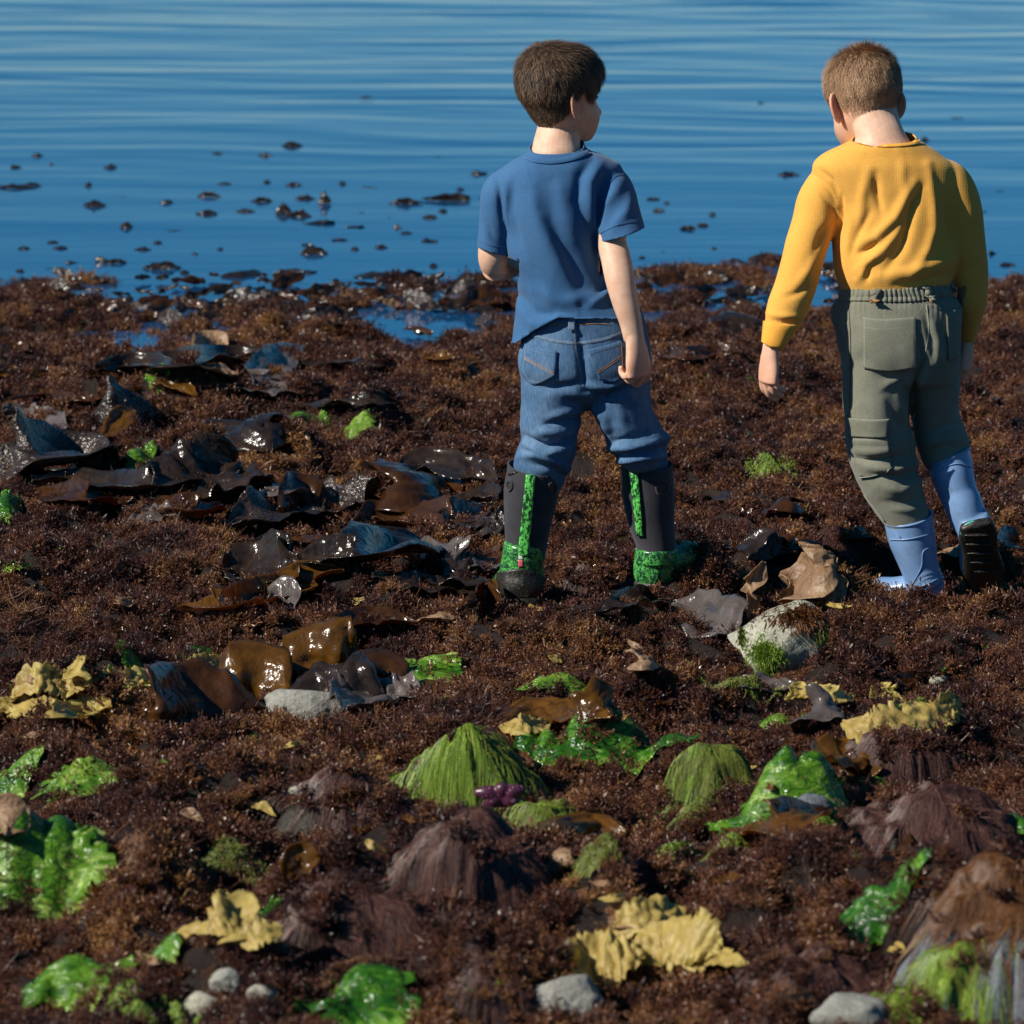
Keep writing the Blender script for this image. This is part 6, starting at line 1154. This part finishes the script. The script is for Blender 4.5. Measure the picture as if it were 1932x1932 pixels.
S('shaded green slope at the left edge under the dark kelp', 15, 975, .03, .10, 'u_deep', .03, .008, .4, 31)
def mossmat(label, px, py, rx, ry, n, mat, seed, ln=.02):
    g = G(px, py); sf = lambda x, y: hfun(x, y) + .012
    g2 = np.random.default_rng(seed); a = g2.uniform(0, 6.28, n); r = np.sqrt(g2.uniform(size=n)) * (1 + .35 * noise3(np.cos(a) * 2 + seed, np.sin(a) * 2, 0)); x = g.x + np.cos(a) * r * rx; y = g.y + np.sin(a) * r * ry; k = []; pts = []
    q0 = g2.uniform(0, 6.28, n)
    for s in range(7):
        pts.append(np.stack([x, y, sf(x, y) + .004 * np.sin(s / 6 * PI) * g2.uniform(.3, 2.0, n) + .006 * noise3(x * 40, y * 40, seed)], 1)); q = q0 + 2.2 * noise3(x * 60, y * 60, seed + s * .1); x = x + np.cos(q) * ln / 6; y = y + np.sin(q) * ln / 6
    P = np.stack(pts, 1); T = np.gradient(P, axis=1); T /= np.linalg.norm(T, axis=2, keepdims=True) + 1e-9; Sd = np.cross(T, np.array([0, -.6, 1.])); Sd /= np.linalg.norm(Sd, axis=2, keepdims=True) + 1e-9; Wd = .0013
    A = np.stack([P - Sd * Wd / 2, P + Sd * Wd / 2], 2).reshape(-1, 3); b = (np.arange(n)[:, None] * 14 + np.arange(6)[None] * 2).ravel()
    tag(mkobj('moss_patch', A, np.stack([b, b + 1, b + 3, b + 2], 1).tolist(), M[mat], rnd=np.repeat(g2.beta(2, 2, n), 14), smooth=False, origin=tuple(g)), label, 'seaweed')
mossmat('green wisp on the turf right of the first child\'s boots', 1455, 893, .06, .05, 700, 's_green', 25)
mossmat('mossy olive tangle at lower left between turf ridges', 450, 1665, .06, .05, 2600, 's_olive', 1); mossmat('yellow-green mossy strip at lower right of centre', 1300, 1620, .07, .05, 2600, 's_green', 2)
mossmat('olive mossy patch on the bottom edge, left', 265, 1915, .065, .05, 2600, 's_green', 3); mossmat('dark green mossy tuft left of the boulder', 1305, 1278, .022, .03, 900, 's_olive', 4); mossmat('olive fringe at the foot of the boulder', 1400, 1300, .06, .04, 1500, 's_olive', 5)
mossmat('orange rusty thread patch in the foreground', 640, 1850, .05, .04, 1500, 's_brown', 6); mossmat('rusty thread mat below the lower-left green sheet', 330, 1625, .08, .05, 2600, 's_brown', 7); mossmat('small green patch behind the yellow flap', 1720, 1362, .02, .02, 600, 's_green', 8); mossmat('green mossy spot left of the olive clump', 1130, 1625, .03, .02, 700, 's_olive', 9)

rg = np.random.default_rng(99)
SCR = [('k_tan', 'small tan scrap lying in the turf'), ('k_yellow', 'small yellow scrap lying in the turf'), ('k_brown', 'small shiny brown scrap lying in the turf'), ('k_amber', 'small amber scrap lying in the turf')]
for i in range(70):
    a = rg.uniform(10, 1920); b = 640 + 1270 * rg.uniform() ** .8; mt, lb = SCR[int(rg.choice(4, p=[.3, .2, .3, .2]))]; L = rg.uniform(10, 26) * (.6 + b / 2500); th = rg.normal() * .25
    if 930 < a < 1340 and b < 1160 or 1400 < a and b < 1160 and a < 1900: continue
    zone = ('at the far left' if a < 480 else 'left of centre' if a < 966 else 'right of centre' if a < 1450 else 'at the far right') + (', beyond the children' if b < 900 else ', level with the boots' if b < 1250 else ', in the foreground' if b < 1580 else ', near the bottom edge')
    K(lb + ' ' + zone, [(a - L, b + L * th), (a, b), (a + L, b - L * th)], [.008, rg.uniform(.008, .018), .005], mt, 58, .4, .5, 5, seed=300 + i, name='kelp_scrap', nt_=9, group='small scraps scattered over the turf', lift=.016)
# ---- shore litter and things standing in the shallow water ---------------------------------------
def lump(V, seed, rough=.35):
    return V * (1 + rough * noise3(V[:, 0] * 1.6 + seed, V[:, 1] * 1.6, V[:, 2] * 1.6) + rough * .4 * noise3(V[:, 0] * 4 + seed, V[:, 1] * 4, V[:, 2] * 4))[:, None]
def wet(label, px, py, wpx, hpx, kind, seed, group=None):
    """something breaking the water: wpx/hpx = apparent size on the 1932 grid"""
    x, y = g0(px, py + hpx * .5, WL); k = mpp(y); w_ = wpx * k; h = hpx * k
    if kind == 'stone':
        V, F = ICO[4]; V = V.copy(); rr = np.random.default_rng(seed + 77)
        for _ in range(7): nn = rr.normal(size=3); nn /= np.linalg.norm(nn); V = V - np.outer(np.maximum(V @ nn - rr.uniform(.4, .75), 0), nn)
        V = lump(V, seed, .42) * np.array([w_ / 2 * 1.25, max(w_ * .5, .02), h * .55]); V[:, 0] += V[:, 2] * rr.uniform(-.6, .6); o = mkobj('stone', V + np.array([x, y + w_ * .3, WL - h * .25]), F, M['w_dark']); return tag(o, label, 'stone', group)
    n = 14; s = np.linspace(-1, 1, n); A, B = np.meshgrid(s, s); r = np.random.default_rng(seed); ph = r.uniform(0, 9, 3)
    Xv = x + A * w_ * .62 * (1 - .3 * np.abs(B)) * (1 + .3 * noise3(A * 1.5 + ph[0], B, seed)); ang = r.uniform(.5, 1.3)
    Zv = WL + .002 + np.maximum(-.01, h * .7 * (.5 + .5 * B) * np.clip(1.1 - A ** 2 * .8, 0, 1) * (1 + .6 * noise3(A * 2 + ph[1], B * 2, seed))); Yv = y + B * max(w_ * .35, .02) * math.cos(ang) + .2 * w_ * noise3(A * 1.2, B, seed + 3)
    F = [[j * n + i, j * n + i + 1, (j + 1) * n + i + 1, (j + 1) * n + i] for j in range(n - 1) for i in range(n - 1)]
    o = mkobj('seaweed_scrap', np.stack([Xv, Yv, Zv], -1).reshape(-1, 3), F, M[('w_dark', 'k_dark', 'w_dark', 'k_tan')[kind]], solid=.003); return tag(o, label, 'seaweed', group)
Wt = wet
Wt('dark rock hump out in the water just left of the first child\'s shoulder', 911, 318, 36, 22, 'stone', 1)
Wt('curved black scrap alone far out above the left shallows', 551, 271, 32, 10, 0, 2)
Wt('dark pointed scrap farthest right in the water beside the second child', 1805, 220, 32, 9, 'stone', 3)
Wt('tiny scrap beside the pointed one at the far right water', 1735, 243, 12, 8, 'stone', 4)
Wt('small flat scrap right of the yellow shoulder', 1745, 262, 14, 8, 0, 5)
Wt('lone dot of weed far out between the two children', 1436, 190, 14, 7, 'stone', 6)
Wt('pair of flat scraps between the children in the upper water', 1488, 328, 34, 7, 0, 7)
Wt('small flat scrap drifting between the children, nearer shore', 1297, 429, 30, 8, 0, 8)
Wt('rock poking out at the water right of the yellow sleeve', 1874, 470, 26, 20, 'stone', 9)
Wt('broad dark weed rock, largest in the left shallows', 460, 505, 140, 44, 'stone', 10)
Wt('dark diamond-shaped rock with reflection left of centre', 598, 408, 66, 30, 'stone', 11)
Wt('low weed ledge touching the diamond rock', 562, 402, 40, 14, 1, 12)
Wt('rounded rock with a tail, middle of the shallows', 672, 422, 34, 16, 'stone', 13)
Wt('upright square-topped rock right of the tailed one', 752, 418, 26, 26, 'stone', 14)
Wt('upright forked scrap above the diamond rock', 612, 370, 20, 28, 0, 15)
Wt('scrap chain left of the forked scrap', 575, 372, 32, 8, 0, 16)
Wt('flat scrap left of the scrap chain', 494, 376, 34, 9, 0, 17)
Wt('two-part scrap above the diamond rock', 535, 392, 26, 22, 1, 18)
Wt('dark pyramid scrap alone in the left shallows', 311, 375, 30, 18, 'stone', 19)
Wt('rounded blob above and left of the pyramid scrap', 225, 365, 22, 14, 'stone', 20)
Wt('flat grainy mat left of the rounded blob', 178, 383, 36, 11, 1, 21)
Wt('flat dark blade between pyramid and scrap chain', 393, 366, 38, 11, 0, 22)
Wt('thin blade with a knob below the flat dark blade', 390, 400, 32, 9, 0, 23)
Wt('thin sliver of weed in mid shallows', 464, 397, 32, 5, 0, 24)
Wt('little crown-shaped scrap at left', 238, 423, 20, 14, 1, 25)
Wt('leftmost far dark knob in the water', 31, 310, 20, 14, 'stone', 26)
Wt('small flat scrap above the far left knob', 70, 292, 18, 7, 0, 27)
Wt('small round knob right of the far left pair', 95, 305, 14, 10, 'stone', 28)
Wt('flat scrap alone at upper left water', 208, 313, 22, 7, 0, 29)
Wt('string of flat weed at the left edge', 25, 351, 60, 8, 0, 30)
Wt('flat weed right of the left-edge string', 60, 348, 30, 6, 0, 31)
Wt('dark square rock at the left edge near shore', 38, 503, 32, 20, 'stone', 32)
Wt('round wet rock with white glints near the left shore', 110, 520, 44, 24, 'stone', 33)
Wt('dark peaked rock standing off the left shore', 195, 483, 34, 26, 'stone', 34)
Wt('low rock left of the peaked one', 138, 488, 24, 18, 'stone', 35)
Wt('grey flap leaning on the peaked rock', 220, 492, 30, 9, 0, 36)
Wt('long flat scrap pair left of the broad weed rock', 305, 500, 60, 14, 1, 37)
Wt('dark lens-shaped rock right of the broad weed rock', 565, 506, 58, 20, 'stone', 38)
Wt('flat amber rock above the lens-shaped one', 592, 470, 44, 18, 1, 39)
Wt('small knob above the flat amber rock', 580, 458, 24, 12, 'stone', 40)
Wt('tall thin black stub at the pool edge', 636, 520, 18, 28, 'stone', 41)
Wt('black hump off the shore left of centre', 373, 524, 26, 20, 'stone', 42)
Wt('flat weed raft in front of the first child\'s elbow', 850, 370, 76, 16, 1, 43)
Wt('scattered scrap cluster left of the weed raft', 765, 378, 50, 12, 0, 44)
Wt('small scrap below the weed raft', 812, 408, 24, 8, 0, 45)
Wt('small dark stub under the square-topped rock', 800, 445, 16, 14, 'stone', 46)
Wt('grassy weed raft off the shore right of centre left', 720, 518, 90, 9, 0, 47)
Wt('flat dark strip in front of the grassy raft', 745, 532, 80, 10, 0, 48)
Wt('large turf-topped rock in the water between the children', 1440, 478, 92, 44, 'stone', 49)
Wt('dark rock left of the turf-topped one', 1380, 486, 40, 18, 'stone', 50)
Wt('glinting rock beside the first child\'s forearm', 1240, 500, 40, 26, 'stone', 51)
Wt('low rock right of the glinting one', 1310, 492, 44, 18, 'stone', 52)
Wt('small stub beside the forearm out in the water', 1212, 482, 12, 12, 'stone', 53)
GL = 'tiny dark seaweed speck floating on the calm blue shallows'
rg = np.random.default_rng(21)
spk = [(420, 345), (640, 345), (700, 350), (165, 350), (100, 455), (45, 465), (110, 470), (505, 345), (560, 350), (1020, 345), (1230, 370), (1260, 378), (1245, 392), (1330, 425), (1275, 418), (1340, 400), (1560, 445), (1740, 330), (1880, 360), (1740, 385), (1845, 400), (870, 360), (905, 372), (690, 400), (735, 405), (830, 395), (640, 450), (665, 470), (715, 465), (770, 440), (815, 455), (330, 430), (300, 455), (370, 480), (265, 470), (350, 510), (420, 470), (90, 500), (60, 540), (300, 525), (500, 520), (530, 540), (280, 545), (220, 540), (820, 500), (860, 510), (1260, 475), (1350, 470), (1420, 505), (1700, 480), (1720, 505), (1900, 500), (690, 180), (825, 295), (415, 290), (505, 287)]
for i, (a, b) in enumerate(spk): Wt(GL + (' at the far left' if a < 400 else ' left of the child in blue' if a < 960 else ' between the two children' if a < 1600 else ' on the right'), a + rg.uniform(-6, 6), b + rg.uniform(-5, 5), rg.uniform(9, 26), rg.uniform(3, 7), 0 if rg.uniform() < .7 else 'stone', 200 + i, 'specks of seaweed scattered on the shallows')
LL = {0: 'dark wet kelp flake in the waterline litter', 1: 'brown kelp flake in the waterline litter', 2: 'black glossy kelp flake in the waterline litter', 3: 'tan kelp flake in the waterline litter'}
for i in range(190):
    u = i / 190; a = rg.uniform(80, 960) if i < 140 else rg.uniform(1210, 1880); yl = np.interp(a, [80, 200, 450, 620, 960, 1210, 1400, 1880], [560, 590, 575, 585, 575, 555, 560, 540]); b = yl - 4 + rg.normal() * 24
    g = G(a, b); kd = int(rg.choice([0, 1, 2, 3], p=[.46, .27, .20, .07])); L = rg.uniform(.035, .12) * (.6 if kd == 3 else 1); th = rg.normal() * .5
    P0 = np.array(g) + np.array([0, 0, .014]); dv = np.array([math.cos(th), math.sin(th) * 1.2, rg.normal() * .15]) * L / 2
    n1, n2 = 14, 8; s = np.linspace(-1, 1, n1); t = np.linspace(-1, 1, n2); ac = np.cross(dv, [0, 0, 1]); ac /= np.linalg.norm(ac); ac *= np.sign(ac[1]); ro = rg.uniform(.3, 1.1); ac = ac * math.cos(ro) + np.array([0, 0, 1]) * math.sin(ro); wd = L * rg.uniform(.25, .5); up = np.array([0, -.4, .9])
    V = np.array([P0 + dv * a_ + ac * b_ * wd / 2 * (1 - .6 * a_ * a_) + up * (.15 * L * float(noise3(a_ * 1.5 + i, b_, i)) + .2 * wd * b_ * b_) for a_ in s for b_ in t]); V[:, 2] += max(0, .002 - (V[:, 2].min() - float(g.z)))
    F = [[q * n2 + r_, q * n2 + r_ + 1, (q + 1) * n2 + r_ + 1, (q + 1) * n2 + r_] for q in range(n1 - 1) for r_ in range(n2 - 1)]
    tag(mkobj('kelp_flake', V, F, M[('k_dark', 'k_brown', 'k_pucker', 'k_tan')[kd]], solid=.002), LL[kd] + (', far left' if a < 330 else ', middle left' if a < 640 else ', beside the child in blue' if a < 970 else ', between the children' if a < 1560 else ', right of the yellow sleeve'), 'seaweed', 'flakes of kelp littering the waterline')
build_turf()
